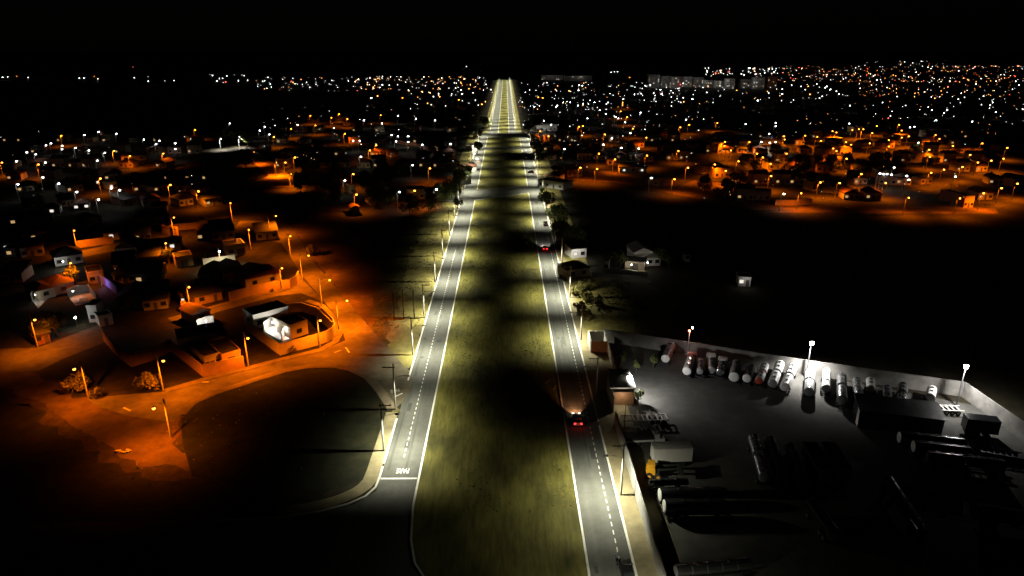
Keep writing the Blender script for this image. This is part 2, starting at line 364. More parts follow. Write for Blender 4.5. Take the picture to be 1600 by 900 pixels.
OUT_R = {127.1, 251.5, 468.0}
lab_l = {108: 'concrete light pole on the left verge next to the painted stop line and PARE', 149.5: 'concrete light pole on the left verge just past the side street mouth',
         173.5: 'concrete light pole beside the row of bare posts left of the avenue'}
lab_r = {63.5: 'concrete light pole on the right sidewalk nearest the camera', 94.5: 'concrete light pole on the right sidewalk casting its shadow onto the yard wall', 127.1: 'unlit concrete light pole on the right sidewalk near the glowing car',
         157.8: 'concrete light pole on the right sidewalk beside the walled brown gate', 251.5: 'unlit concrete light pole on the right of the avenue by the dark tree mass'}
first = True
for i, y in enumerate(LEFTY):
    lab = lab_l.get(y) or 'concrete light pole, %s up the left verge from the painted stop line' % nth(i + 1)
    if first: t = proto; t.location = (XL0 - .75, y, 0); t['label'] = lab; first = False; base_kids = None
    else: t = copy_tree(proto, (XL0 - .75, y, 0), 0, lab)
    LEFTY[i] = (t, y)
for i, y in enumerate(RIGHTY):
    lab = lab_r.get(y) or 'concrete light pole, %s up the right sidewalk of the avenue' % nth(i)
    RIGHTY[i] = (copy_tree(proto, (XR1 + .8, y, 0), math.pi, lab), y)
for t, y in LEFTY: led(t, 17000)
for t, y in RIGHTY:
    if y not in OUT_R: led(t, 17000 if y > 100 else 13500)
    if y < 100: light(t, (2.88, 0, 7.64), 2600, LEDW, 'SPOT', .02, 173, .25)     # sideways spill over the yard wall
# extra corner pole carrying a long side crossarm
t = thing('utility_pole', 'tall concrete utility pole with a wide crossarm at the side street corner', 'utility pole', (XL0 - .9, 123.2, 0))
MB().tube([(0,0,0),(0,0,10.5)], [.2,.12], 10).build('pole', 'pole_concrete', t)
MB().bar((-2.2,0,9.6), (.3,0,9.6), .14, .16).build('crossarm', 'dark_wood', t)
for x in (-2.1,-1.4,-.7,.2): MB().tube([(x,0,9.68),(x,0,9.98)], [.08,.05], 6).build('insulator', 'concrete', t)
led(t, 900) if False else None
MB().tube([(0,0,6.9),(.8,0,7.5),(1.9,0,7.75),(2.6,0,7.8)], .045, 6).build('lamp_arm', 'steel', t)
led_head(t)
led(t, 6500)
for k, (px, lab) in enumerate(((616, 'bare dark wooden post, outermost of three left of the avenue'), (631, 'bare dark wooden post, middle of three left of the avenue'), (647.5, 'bare dark wooden post, nearest the avenue of the three'))):
    p = g(px, 498)
    tag(MB().tube([(0,0,0),(0,0,8.6)], [.18,.13], 8).build('wooden_post', 'dark_wood', None, p), lab, 'post', 'bare posts in a row')
# narrow far stretch: simple one-piece poles
fp = MB(); fp.tube([(0,0,0),(0,0,9)], [.18,.1], 6); fp.mi = 1; fp.bar((0,0,8.9), (2.4,0,9.1), .08, .08); fp.box(2.2, 3.0, -.18, .18, 9.04, 9.2); rim(fp, 2.2, 3.0, .18, 8.9, 9.037)
fp_me = None
for side, x, rz, word in ((0, -15.0, 0, 'left'), (1, 9.2, math.pi, 'right')):
    for i in range(33):
        y = 612 + 31.5*i + side*6
        if fp_me is None: o = fp.build('avenue_light_pole', ['pole_concrete', 'steel']); fp_me = o
        else: o = fp_me.copy(); C.objects.link(o)
        o.location = (x, y, 0); o.rotation_euler = (0,0,rz)
        lab = 'slim light pole, %s up the %s edge of the far narrow avenue' % (nth(i), word) if i < 14 else 'tiny slim light pole at the far %s end of the bright narrow avenue' % word
        tag(o, lab, 'street light', 'light poles of the far narrow avenue')
        light(o, (2.6, 0, 8.98), 20000, LEDW, 'SPOT', .02, 146, .8)

# ---------------------------------------------------------------- near sodium lamps (head pixel, foot pixel, height, power)
def sodium_lamp(head, base, label, power=5200, hz=8.2, col=SODIUM, bulb='sodium_bulb', grp='orange street lamps of the near left streets'):
    b = g(*base); h = g(head[0], head[1], hz); d = Vector((h.x - b.x, h.y - b.y, 0)); L = d.length
    if L > 3.2: d *= 3.2 / L; L = 3.2
    if L < .5: d = Vector((.5,0,0)); L = .5
    t = thing('street_lamp', label, 'street lamp', (b.x, b.y, 0), math.atan2(d.y, d.x), grp)
    MB().tube([(0,0,0),(0,0,hz + .3)], [.17,.11], 8).build('pole', 'pole_concrete', t)
    MB().tube([(0,0,hz - .8),(L*.4,0,hz - .1),(L,0,hz + .12)], .04, 6).build('lamp_arm', 'steel', t)
    hd = MB().box(L - .35, L + .33, -.22, .22, hz + .1, hz + .24).build('lamp_head', 'steel', t)
    MB().tube([(L + .02,0,hz + .098),(L + .02,0,hz - .12),(L + .02,0,hz - .3)], [.2,.29,.24], 12, True, False).build('bulb', bulb, hd)
    light(t, (L + .02, 0, hz - .24), power * 2.7, col, 'SPOT', .03, 152, .8)
    return t
NEAR = [
 ((112,580),(138,620),'orange street lamp hanging over the dark bush at the far left corner',4200),
 ((258,565),(255,610),'orange street lamp before the side wall of the long walled house',4800),
 ((240,637),(267,684),'orange street lamp with its pole standing in the dirt turning area',4200),
 ((391,532),(388,571),'orange street lamp between the two walled front yards',5600),
 ((57,501),(59,542),'orange street lamp beside the orange lit shed at the left edge',3600),
 ((501,501),(500,541),'orange street lamp in front of the rounded yard wall',5600),
 ((542,469),(529,515),'orange street lamp over the diagonal street nearest the avenue',9000),
 ((515,437),(503,479),'orange street lamp over the diagonal street behind the rounded wall',8500),
 ((484,399),(472,436),'orange street lamp over the diagonal street by the small scrubby tree',7500),
 ((465,379),(454,400),'orange street lamp at the kink of the diagonal street',4600),
 ((431,337),(422,370),'orange street lamp at the far end of the diagonal street',4600),
 ((444,422),(441,454),'orange street lamp at the rounded corner of the garage wall',4400),
 ((297,450),(298,486),'orange street lamp beside the dark gabled hut',4200),
 ((120,365),(121,391),'orange street lamp before the long orange wall upper left',4600),
 ((273,340),(272,369),'orange street lamp in front of the long low yard wall',3600),
 ((393,371),(392,389),'orange street lamp at the end of the house with a dark garage',3400),
 ((365,326),(363,344),'orange street lamp with two leaning struts above the side lane',4600),
]
for hp, bp_, lab, pw in NEAR: sodium_lamp(hp, bp_, lab, pw)
sodium_lamp((118,420),(116,446),'orange street lamp glowing inside a yellow lit tree',3000)
sodium_lamp((263,393),(264,412),'orange street lamp above the small orange garage',3000)
sodium_lamp((343,393),(345,415),'pale yellow lamp at the white yard wall',1800,6.0,(1,.8,.45),'white_bulb','pale lamps in yards')

# ---------------------------------------------------------------- smaller, farther lamps: one mesh each
def far_lamp_mesh(bulb, r):
    m = MB(); m.tube([(0,0,0),(0,0,8)], [.15,.1], 6); m.bar((0,0,7.9), (1.2,0,8.1), .08, .08); m.tube([(1.2,0,8.14),(1.2,0,8.2)], r*1.05, 8); m.mi = 1; m.tube([(1.2,0,8.135),(1.2,0,7.9),(1.2,0,7.6)], [r*.8,r,r*.8], 8, True, False)
    return m.build('street_lamp', ['pole_concrete', bulb])
FLM = {}
def far_lamp(px, py, kind, label, power=0, group=None, r=.42):
    key = (kind, r)
    if key not in FLM: o = FLM[key] = far_lamp_mesh({'o':'far_sodium','w':'far_white','r':'far_red'}[kind], r)
    else: o = FLM[key].copy(); C.objects.link(o)
    p = g(px, py, 7.85); o.location = (p.x - 1.2, p.y, 0)
    tag(o, label, 'street lamp', group)
    if power: light(o, (1.2, 0, 7.67), power * 2, SODIUM if kind == 'o' else WHITE, 'SPOT', .03, 150, .8)
    return o
def row(lst, fmt, kind, power, group, r=.42):
    for i, (x, y) in enumerate(sorted(lst)): far_lamp(x, y, kind, fmt % nth(i), power, group, r)
def bands(lst, cuts, fmts, kind, power, group, r=.42):
    lo = -1
    for hi, fmt in zip(cuts, fmts):
        row([p for p in lst if lo < p[1] <= hi], fmt, kind, power, group, r); lo = hi
LEFT_O = [(96,212),(178,236),(203,244),(60,257),(255,240),(157,279),(3,254),(266,289),(310,299),(305,203)]
row(LEFT_O, 'distant orange street lamp among the left houses, %s counting from the left edge', 'o', 4800, 'distant orange lamps on the left')
MID_O = [(485,181),(530,178),(518,184),(543,186),(493,196),(428,214),(595,180),(588,227),(578,235),(672,263),(552,272),(557,304),(648,298),(455,201),(539,209),(461,246),(446,254)]
bands(MID_O, [240, 400], ['orange lamp on the dark rise left of the avenue, %s from the left', 'orange lamp in the dark trees left of the avenue, %s from the left'], 'o', 5200, 'orange lamps left of the avenue')
LEFT_W = [(132,211),(80,224),(97,228),(97,233),(42,238),(56,241),(72,227),(118,231),(139,235),(154,206),(182,209),(225,218),(244,225),(249,220),(274,224),(274,233),(152,251),(71,254),(26,252),(28,288),(92,287),(174,294),(120,300),(187,297),(67,277),(164,239),(359,193),(154,312)]
bands(LEFT_W, [229, 320], ['small white light in the back row of left houses, %s from the left', 'small white light between dark left house roofs, %s from the left'], 'w', 110, 'white lights on the left', .4)
MID_W = [(465,195),(414,198),(406,204),(421,210),(552,220),(562,220),(612,211),(622,213),(638,213),(619,221),(638,222),(660,226),(704,225),(564,245),(522,200),(597,193),(569,188),(622,181),(650,186),(680,188),(645,258),(624,300),(682,296),(539,282),(716,271),(741,240)]
bands(MID_W, [216, 310], ['small white light in the dark blocks left of the avenue, %s from the left', 'white light near the left side of the avenue, %s from the left'], 'w', 200, 'white lights left of the avenue', .42)
# reddish street left of the avenue
for i, x in enumerate((625, 655, 685)): light(bpy.data.objects['street_lamp'], (0,0,0), 0.0001, SODIUM) if False else None
RIGHT_O = [(973,160),(970,174),(980,183),(989,201),(905,198),(911,197),(844,205),(857,213),(936,240),(961,249),(1011,243),(1010,215),(1060,236),(1063,199),(1077,195),(1121,192),(907,262),(933,264),
 (1054,280),(1075,262),(1117,257),(1134,267),(1154,252),(1192,246),(1183,240),(1132,228),(1133,222),(1171,222),(1142,235),(945,210),
 (1277,214),(1258,212),(1225,213),(1226,218),(1283,220),(1301,205),(1307,207),(1332,203),(1342,202),(1349,202),(1363,208),(1370,197),(1405,195),(1409,204),(1409,215),(1420,213),(1389,219),(1389,229),(1359,224),(1330,226),(1322,222),(1302,232),(1307,236),(1462,211),(1468,217),(1489,228),(1452,234),(1453,245),(1535,224),(1574,231),(1568,248),(1549,251),(1528,254),(1516,242),(1504,261),(1475,265),(1455,270),(1229,240),(1250,247),(1204,256),(1205,275),(1323,248),(1346,272),(1282,285),(1384,286),(1590,287),(1565,294),(1537,302)]
near_av = [p for p in RIGHT_O if p[0] < 1085]
hood = [p for p in RIGHT_O if p[0] >= 1085]
bands(near_av, [212, 330], ['orange lamp in the back blocks right of the avenue, %s from the left', 'orange lamp by the field edge right of the avenue, %s from the left'], 'o', 5000, 'orange lamps right of the avenue')
bands(hood, [214.5, 229.5, 249, 330], ['orange lamp in the rearmost row of the orange neighbourhood, %s from the left', 'orange lamp in the second back row of the orange neighbourhood, %s from the left', 'orange lamp in the middle row of the orange neighbourhood, %s from the left', 'orange lamp along the front of the orange neighbourhood, %s from the left'], 'o', 9500, 'lamps of the orange neighbourhood')
RIGHT_W = [(891,160),(880,160),(871,165),(869,167),(835,167),(903,165),(911,162),(937,172),(947,178),(918,185),(962,183),(966,185),(977,191),(956,216),(943,226),(971,231),(998,232),(985,208),(882,233),(850,189),(861,195),(1001,176),(1072,187),(1165,194),(1018,278),(929,160),(950,160),(974,155)]
bands(RIGHT_W, [179, 300], ['small white street light in the far blocks right of the avenue, %s from the left', 'white light among roofs right of the avenue, %s from the left'], 'w', 100, 'white lights right of the avenue', .45)
R2_W = [(1422,199),(1429,198),(1327,193),(1212,197),(1212,192),(1202,209),(1435,223),(1375,271),(1380,272),(1386,272),(1393,273),(1417,275),(1420,281),(1463,188),(1519,190),(1493,276),(1328,165),(1456,172),(1480,172),(1556,175),(1551,160),(1397,262)]
row(R2_W, 'white light scattered over the right neighbourhood, %s from the left', 'w', 100, 'white lights of the right neighbourhood', .42)
BIG_W = [(905,133),(910,134),(904,141),(1032,140),(1034,147),(1082,155),(1184,157),(955,113),(960,112),(965,112),(722,147),(580,153),(729,104),(153,123),(4,121),(332,118),(1222,147),(1297,140),(1311,147),(1292,135),(1370,125),(1587,127),(1525,131),(1592,133),(124,122),(131,122),(44,121),(12,120)]
row(BIG_W, 'bright white floodlight cluster near the horizon, %s from the left', 'w', 0, 'floodlights near the horizon', .9)
HOR_O = [(26,119),(147,119),(458,129),(585,124),(592,122),(583,136),(590,150),(629,153),(639,142),(659,143),(687,151),(717,156),(753,163),(685,124),(725,124),(735,132),(889,142),(841,152),(848,153),(984,121),(1151,141),(1263,265-130)]
row(HOR_O, 'small orange light in the far town, %s from the left', 'o', 0, 'orange lights in the far town', .7)

# far lights nobody could count: one object
far = MB()
def speck(px, py, r, kind):
    far.mi = kind; p = g(px, py, 7); far.ball(p, r, 6, 4)
def scatter(n, x0, x1, y0, y1, po, rmul=1.0, pr=.03):
    for _ in range(n):
        x = rnd.uniform(x0, x1); y = rnd.uniform(y0, y1); d = g(x, y, 7).y
        k = 1 if rnd.random() < po else (2 if rnd.random() < pr else 0)
        speck(x, y, d / 1060 * rnd.choice((.2, .23, .27, .32, .4, .52, .66)) * rmul, k)
scatter(70, 400, 560, 120, 142, .12, .75); scatter(150, 555, 765, 119, 141, .42, .8); scatter(30, 640, 770, 140, 165, .15)
scatter(14, 340, 420, 117, 130, .0); scatter(8, 200, 340, 96, 128, .1)
scatter(110, 810, 990, 128, 172, .2, .8); scatter(60, 990, 1070, 128, 160, .06); scatter(70, 1100, 1215, 106, 120, .15)
scatter(330, 1200, 1600, 102, 128, .5, .68, .2); scatter(130, 1340, 1600, 126, 152, .65, .7, .12); scatter(60, 1080, 1340, 122, 160, .15)
scatter(40, 1350, 1600, 150, 190, .1); scatter(26, 1350, 1480, 94, 104, .1, .6); scatter(40, 810, 1100, 165, 215, .08, .8); scatter(25, 400, 720, 165, 230, .05, .7)
scatter(45, 0, 330, 205, 310, .2, .42); scatter(70, 400, 740, 160, 265, .45, .45); scatter(80, 815, 1090, 160, 262, .45, .45); scatter(110, 1090, 1600, 175, 310, .7, .45); scatter(60, 1000, 1600, 140, 200, .5, .5)
o = struct(far.build('distant_city_lights', ['town_white', 'town_orange', 'town_red']), 'stuff')
o['label'] = 'countless small white and orange lights of the far town'; o['category'] = 'city lights'

# ---------------------------------------------------------------- houses and walls
def house(fl, fr, depth, h, label, roof='flat', wall='cream_wall', wins=2, door=True, lit=None, garage=False, cat='house', zb=0, name='house', group=None, rmat=None):
    """fl, fr: photo pixels of the two foot corners of the side that faces us"""
    a, b = g(*fl), g(*fr); u = b - a; w = u.length; rz = math.atan2(u.y, u.x)
    t = thing(name, label, cat, (a.x, a.y, 0), rz, group)
    MB().box(0, w, 0, depth, 0, h).build('wall', wall, t)
    rm = rmat or ('tile_roof' if roof in ('hip','gable') else 'cement_roof')
    r = MB(); o = .45
    if roof == 'flat':
        r.box(-.1, w + .1, -.1, depth + .1, h + .003, h + .12)
        for x0, x1, y0, y1 in ((-.1, w + .1, -.1, .12), (-.1, w + .1, depth - .12, depth + .1), (-.1, .12, .12, depth - .12), (w - .12, w + .1, .12, depth - .12)): r.box(x0, x1, y0, y1, h + .123, h + .55)
        rm = rmat or wall
    elif roof == 'shed':
        r.add([(-o,-o,h+.01),(w+o,-o,h+.01),(w+o,depth+o,h+depth*.18),(-o,depth+o,h+depth*.18),(-o,-o,h+.15),(w+o,-o,h+.15),(w+o,depth+o,h+.15+depth*.18),(-o,depth+o,h+.15+depth*.18)],
              [(0,3,2,1),(4,5,6,7),(0,1,5,4),(1,2,6,5),(2,3,7,6),(3,0,4,7)])
    else:
        k = min(w, depth); ph = k * .26; ins = k * .5 if roof == 'hip' else -o
        if w >= depth: e0, e1 = (max(ins, -o), depth/2, h+ph), (w - ins, depth/2, h+ph)
        else: e0, e1 = (w/2, max(ins, -o), h+ph), (w/2, depth - ins, h+ph)
        c = [(-o,-o,h+.02),(w+o,-o,h+.02),(w+o,depth+o,h+.02),(-o,depth+o,h+.02)]
        if w >= depth: r.add(c + [e0, e1], [(0,1,5,4),(1,2,5),(2,3,4,5),(3,0,4),(3,2,1,0)])
        else: r.add(c + [e0, e1], [(0,1,4),(1,2,5,4),(2,3,5),(3,0,4,5),(3,2,1,0)])
    ro = r.build('roof', rm, t)
    if roof == 'flat': MB().box(.14, w - .14, .14, depth - .14, h + .123, h + .16).build('roof_deck', 'cement_roof', ro)
    if roof == 'flat' and w > 5 and depth > 5 and name == 'house' and int(a.x * 7 + a.y) % 3 == 0:
        MB().tube([(w*.7,depth*.6,h+.163),(w*.7,depth*.6,h+1.1),(w*.7,depth*.6,h+1.3)], [.6,.72,.5], 12).build('water_tank', 'blue_and_blue_lit', t)
    n = wins + (1 if door else 0); slots = [(i + .5) * w / max(n, 1) for i in range(n)]
    if door:
        dw = min(2.6, w*.4) if garage else .95
        x = slots.pop(n // 2)
        d = MB().box(x - dw/2, x + dw/2, -.05, .01, .02, 2.3 if garage else 2.15).build('garage_door' if garage else 'door', 'door_metal', t)
        MB().box(x + dw*.35, x + dw*.35 + .06, -.09, -.052, 1.0, 1.16).build('handle', 'frame', d)
    for i, x in enumerate(slots):
        ww = min(.7, w / max(n, 1) * .35); z0, z1 = (1.0, 2.15)
        wd = MB(); 
        for q in ((x-ww, x+ww, z1, z1+.08), (x-ww, x+ww, z0-.08, z0), (x-ww-.08, x-ww, z0-.08, z1+.08), (x+ww, x+ww+.08, z0-.08, z1+.08)): wd.box(q[0], q[1], -.07, .01, q[2], q[3])
        fo = wd.build('window', 'frame', t)
        MB().box(x - ww + .003, x + ww - .003, -.03, .012, z0 + .003, z1 - .003).build('pane', (lit if lit and (i % 2 == 0) else 'glass'), fo)
    return t
def wall_run(pts, h, label, m='cream_wall', thick=.2, name='boundary_wall', cat='wall', z=None, world=False):
    """photo pixels of the wall's foot (or of its top edge when z is given)"""
    P = [Vector(p) for p in pts] if world else [g(p[0], p[1], z or 0) for p in pts]
    o = P[0]; b = MB().ribbon([(p.x - o.x, p.y - o.y) for p in P], thick, h, h)
    b.ribbon([(p.x - o.x, p.y - o.y) for p in P], thick + .08, h + .06, .057)
    return tag(b.build(name, m, None, (o.x, o.y, 0)), label, cat)
# corner lot with the rounded wall
wall_run([(382.5,499),(436,537.5),(492.5,522.5),(510,517),(519,511.5),(523,505),(520,498),(502.5,480.6)], 3.0, 'high yard wall rounded at its street corner, bright orange front', 'cream_wall', z=3.0)
wall_run([(495,481),(519,503)], 3.0, 'slanting inner wall behind the rounded yard wall', 'cream_wall', z=3.0)
wall_run([(502.5,480.6),(470,471),(440,473),(400,484),(382.5,499)], 2.6, 'low dark rear wall of the rounded corner lot', 'cream_wall', z=3.0)
t = house((455,530),(482,521), 7, 3.4, 'flat roofed house behind the rounded wall with glaring white patio', 'flat', 'cream_wall', 1, False)
house((398,515),(452,500), 6, 3.6, 'white flat house at the back of the rounded corner lot', 'flat', 'white_wall', 2, True)
def patio(px0, px1, zc, label_, parent_label, power):
    a, b = g(*px0), g(*px1)
# lit patio of that house: white walled court, open to the sky, lamp on its wall
def court(corners, h, label, power, lamp_px, m='white_wall', col=(1,.94,.82), bulb='white_bulb'):
    P = [g(*c) for c in corners]; o = P[0]
    t = thing('lit_courtyard', label, 'courtyard', (o.x, o.y, 0))
    MB().poly([(p.x - o.x, p.y - o.y) for p in P], .06).build('floor', m, t)
    MB().ribbon([(p.x - o.x, p.y - o.y) for p in P[1:]] , .2, h, h - .061).build('wall', m, t)
    l = g(*lamp_px); MB().ball((l.x - o.x, l.y - o.y, 2.6), .14, 8, 5).build('wall_lamp', bulb, t)
    light(t, (l.x - o.x, l.y - o.y, 2.3), power, col, 'POINT', .1)
    return t
court([(438,532),(413,518),(425,508),(444,518)], 2.6, 'glaring white lit patio inside the rounded corner lot', 1000, (428,518))
court([(452,530),(441,533),(446,520),(454,522)], 2.4, 'small white lit side court beside the glaring patio', 420, (448,527))
court([(318,527),(309,514),(322,509),(336,507),(337,522)], 2.6, 'white lit room open to the yard, red trimmed roof above', 520, (324,516))
# long walled house on the street
wall_run([(265,531),(315,570),(380,556.5)], 3.0, 'dim boundary wall of the long house, orange at its street corner', 'pink_wall', z=3.0)
house((322,580),(346,573), 12, 3.2, 'long low house with twin parapets beside the street lamp', 'flat', 'cream_wall', 2, True)
house((349,575),(378,567), 10, 3.0, 'brown garage house next to the twin parapet house', 'flat', 'pink_wall', 0, True, garage=True)
house((282,558),(345,546), 7, 4.2, 'taller rear block with stepped grey parapet behind the long house', 'flat', 'grey_wall', 2, False)
wall_run([(159,515),(178,537),(202.5,555),(235,545),(265,531)], 3.0, 'high curved wall around the dark vacant lot', 'ochre_wall', z=3.0)
# row across the lane
wall_run([(357,457),(389,448),(431,439),(452,437),(463,431),(466,423)], 3.0, 'orange lane wall with a rounded corner and dark garage openings', 'ochre_wall', z=3.0)
for (a, b_, lab) in (((391,461.6),(411,457),'wide brown garage door in the orange lane wall'), ((370,466.6),(380,464),'narrow dark gate in the orange lane wall')):
    p, q = g(*a), g(*b_); d = (q - p); L = d.length
    t = thing('garage_gate', lab, 'gate', p, math.atan2(d.y, d.x)); MB().box(0, L, -.32, -.14, .02, 2.3).build('gate_panel', 'door_metal', t); MB().box(L*.5 - .2, L*.5 + .2, -.37, -.322, 1.0, 1.15).build('handle', 'frame', t)
house((385,452),(440,440), 10, 3.2, 'dark tiled house behind the orange lane wall', 'hip', 'cream_wall', 2, False)
house((306,478),(348,468), 6, 2.7, 'low orange outbuilding left of the lane wall', 'shed', 'ochre_wall', 1, True)
house((284,478),(296,476), 3.5, 3.4, 'dark gabled hut with small lit slits beside a lamp', 'gable', 'dark_wood', 2, False, lit='lit_window')
house((285,488),(292,487), 2, 2.2, 'narrow orange gate pillar beside the lane lamp', 'flat', 'ochre_wall', 0, False, cat='pillar', name='gate_pillar')
house((304,508),(330,500), 7, 3.0, 'dark tiled house above the white lit room', 'gable', 'cream_wall', 1, False)
house((276,418),(303,414), 7, 3.2, 'small orange house with a wide garage door', 'flat', 'ochre_wall', 0, True, garage=True)
house((355,401),(384,397), 8, 3.6, 'cream house with a dark garage and an orange end wall', 'flat', 'cream_wall', 1, True, garage=True)
wall_run([(318,415),(345,411.5),(368,408)], 2.4, 'pale wall lit white by a yard lamp', 'white_wall')
house((276,369),(280,368), 9, 2.8, 'small orange annex behind the lamp pole', 'flat', 'ochre_wall', 0, False)
wall_run([(262,362),(276,360),(320,356)], 2.6, 'long low orange yard wall behind the lamp', 'ochre_wall')
house((314,358),(323,357), 8, 3.2, 'pale end house closing the long yard wall', 'flat', 'cream_wall', 1, False)
wall_run([(121,388),(150,384),(178,380)], 2.8, 'long orange wall at upper left behind the dark house', 'ochre_wall')
house((87,417),(131,410), 10, 3.2, 'white house front with a glaring porch light', 'hip', 'white_wall', 2, True, rmat='cement_roof')
p = g(101, 421); t = thing('porch_lamp', 'glaring white porch lamp on the white house front', 'lamp', (p.x, p.y, 0))
MB().tube([(0,0,0),(0,0,2.5)], .04, 6).build('post', 'steel', t); MB().ball((0,0,2.7), .2, 8, 5).build('bulb', 'white_bulb', t); light(t, (0,-.3,2.6), 420, WHITE)
house((140,444),(164,440), 8, 3.4, 'orange house with a carport behind the lit tree', 'flat', 'ochre_wall', 1, True, garage=True)
t = wall_run([(152,437),(170,449),(184,460)], 2.8, 'violet blue lit side wall beside the courtyard house', 'blue_and_blue_lit')  # blue light on this wall is put into its colour
p = g(160, 450); t = thing('garden_lamp', 'small bluish garden lamp by the violet lit wall', 'lamp', (p.x, p.y, 0)); MB().tube([(0,0,0),(0,0,1.2)], .04, 6).build('post', 'steel', t); MB().ball((0,0,1.3), .1, 8, 5).build('bulb', 'blue_window', t); light(t, (.3,-.2,1.3), 160, (.5,.45,1))
court([(118,478),(107,464),(120,458),(140,456),(152,470)], 2.4, 'white courtyard with furniture and a blue mat, open to the sky', 45, (117,468))
p = g(131, 470)
t = thing('patio_table', 'pale rectangular table in the white courtyard', 'table', (p.x, p.y, .06), .1)
MB().box(-1.1,1.1,-.5,.5,.7,.76).build('tabletop', 'white_wall', t)
for sx in (-1,1):
    for sy in (-1,1): MB().box(sx*.95-.04, sx*.95+.04, sy*.4-.04, sy*.4+.04, 0, .698).build('leg', 'dark_wood', t)
tag(MB().box(-1.6,1.6,-.35,.35,0,.03).build('floor_mat', 'blue_and_blue_lit', None, (g(127,474).x, g(127,474).y, .064)), 'bright blue mat on the courtyard floor', 'mat')
court([(60,482),(51,471),(56,461),(76,455),(80,462)], 2.6, 'bright white yard corner beside a dark house, curved wall', 60, (58,474))
house((60,470),(88,463), 9, 3.0, 'dark house beside the bright white yard corner', 'hip', 'cream_wall', 1, False)
house((84,462),(118,455), 9, 3.2, 'dark hip roofed house behind the white courtyard', 'hip', 'pink_wall', 1, False)
house((140,504),(155,503), 5, 4.4, 'grey tower-like house block above the curved wall', 'flat', 'grey_wall', 1, False)
house((157,511),(178,506), 4, 2.6, 'low grey annex against the curved wall', 'flat', 'grey_wall', 0, True)
p = g(121, 511); t = thing('wall_lamp', 'small white lamp beside the grey tower house', 'lamp', (p.x, p.y, 0)); MB().tube([(0,0,0),(0,0,2.6)], .05, 6).build('post', 'steel', t); MB().ball((0,0,2.7), .28, 8, 5).build('bulb', 'white_bulb', t); light(t, (.5,-.3,3.4), 260, WHITE)
house((57,540),(80,534), 5, 2.6, 'orange lit shed under a spreading tree at left', 'shed', 'brick_wall', 1, True)
house((5,394),(18,392), 6, 3.0, 'small whitish shed at the left edge', 'gable', 'white_wall', 1, False, lit='lit_window')
for i, (x, y, lab) in enumerate(((128,324,'lit white windows of the dark house at upper left'),(175,371,'dark cottage with one bright white window'),(270,387,'dark bungalow with a thin strip of light'),(82,331,'dark flat house with a slanted strip light'),(250,328,'dark long roofed house with a grey roof strip'))):
    house((x - 12, y + 5), (x + 12, y + 3), 8, 3.0, lab if 'lit white' not in lab else 'dark house with bright white windows at upper left', 'hip', 'white_wall', 3 if i == 0 else 1, False, lit='lit_window')
# dark roofs filling the unlit blocks on the left
DARK = [(300,'upper left', [40,118,222,252,292]),(322,'second upper', [58,108,205,238,292,335]),(352,'third upper', [32,72,148,222,250]),(376,'fourth', [36,62,224,322,350,418]),(402,'fifth', [28,52,200,236]),(428,'sixth', [196,232]),(443,'seventh', [20,196,232,332,366,400]),(484,'eighth', [206,244])]
for y, word, xs in DARK:
    for i, x in enumerate(xs):
        hw = 11 + (y - 300) * .05 + rnd.uniform(-2, 3)
        house((x - hw, y + rnd.uniform(0, 2)), (x + hw, y - rnd.uniform(1, 4)), rnd.uniform(8, 12), rnd.uniform(2.9, 3.6), 'dark roofed house in the %s unlit row of left blocks, %s from the left' % (word, nth(i)), rnd.choice(('hip','gable','shed')), rnd.choice(('pink_wall','cream_wall','grey_wall')), 2, True, lit=rnd.choice((None, None, 'warm_window')), group='dark roofed houses of the left blocks')
# middle distance, left of the avenue
house((60-15,257+4),(60+25,257+3), 8, 3, 'long house front lit orange at the far left lamp', 'gable', 'ochre_wall', 2, True)
house((190,252),(228,250), 8, 3.2, 'long orange roofline house behind a lamp pole', 'gable', 'ochre_wall', 2, True)
house((134,262),(150,260), 8, 4, 'glowing yellow house beside a glaring white light', 'flat', 'cream_wall', 1, True)
house((150,290),(162,287), 7, 4, 'brick red house front next to small white lights', 'flat', 'brick_wall', 1, True, lit='lit_window')
house((172,296),(184,294), 6, 3, 'low house with bright white shopfront panes', 'flat', 'white_wall', 2, False, lit='lit_window')
house((207,284),(219,283), 7, 3.4, 'small orange gabled house between dark roofs', 'gable', 'ochre_wall', 1, True)
house((262,292),(274,291), 7, 4.2, 'yellow lit two level house beside trees', 'flat', 'cream_wall', 1, True)
house((305,306),(330,303), 8, 3.2, 'orange house row end under warm light', 'gable', 'ochre_wall', 2, True)
house((338,318),(343,317), 6, 3, 'narrow orange house under the trees', 'flat', 'ochre_wall', 0, True)
house((636,312),(664,311), 8, 4.6, 'strongly orange lit house front near the avenue', 'flat', 'ochre_wall', 2, True)
house((668,311),(686,309), 8, 3.4, 'dim white house beside the strongly orange front', 'hip', 'white_wall', 2, True)
house((550,335),(562,334), 6, 3, 'small orange house at the end of a dark lane', 'gable', 'ochre_wall', 1, True)
house((549,303),(556,302), 7, 3.6, 'dim orange house beside the dark lane lamp', 'flat', 'ochre_wall', 1, True)
house((553,217),(572,216), 8, 3.6, 'pale house with white glare at its gable', 'gable', 'white_wall', 2, True)
house((602,219),(640,221), 8, 3.4, 'long white shed front under a row of white lamps', 'shed', 'white_wall', 3, False)
wall_run([(620,225),(650,229),(692,238)], 2.6, 'long red lit wall curving away below white lamps', 'brick_wall')  # brick colour holds the red light over this stretch
house((695,229),(712,229), 9, 4, 'white gabled hall lit by a single lamp left of the avenue', 'gable', 'white_wall', 1, True)
house((650,247),(670,248), 8, 3.2, 'dim white hip roofed house left of the avenue', 'hip', 'white_wall', 2, True)
house((676,252),(700,255), 8, 3.2, 'dim reddish roofed house by the dark trees', 'hip', 'brick_wall', 2, True)
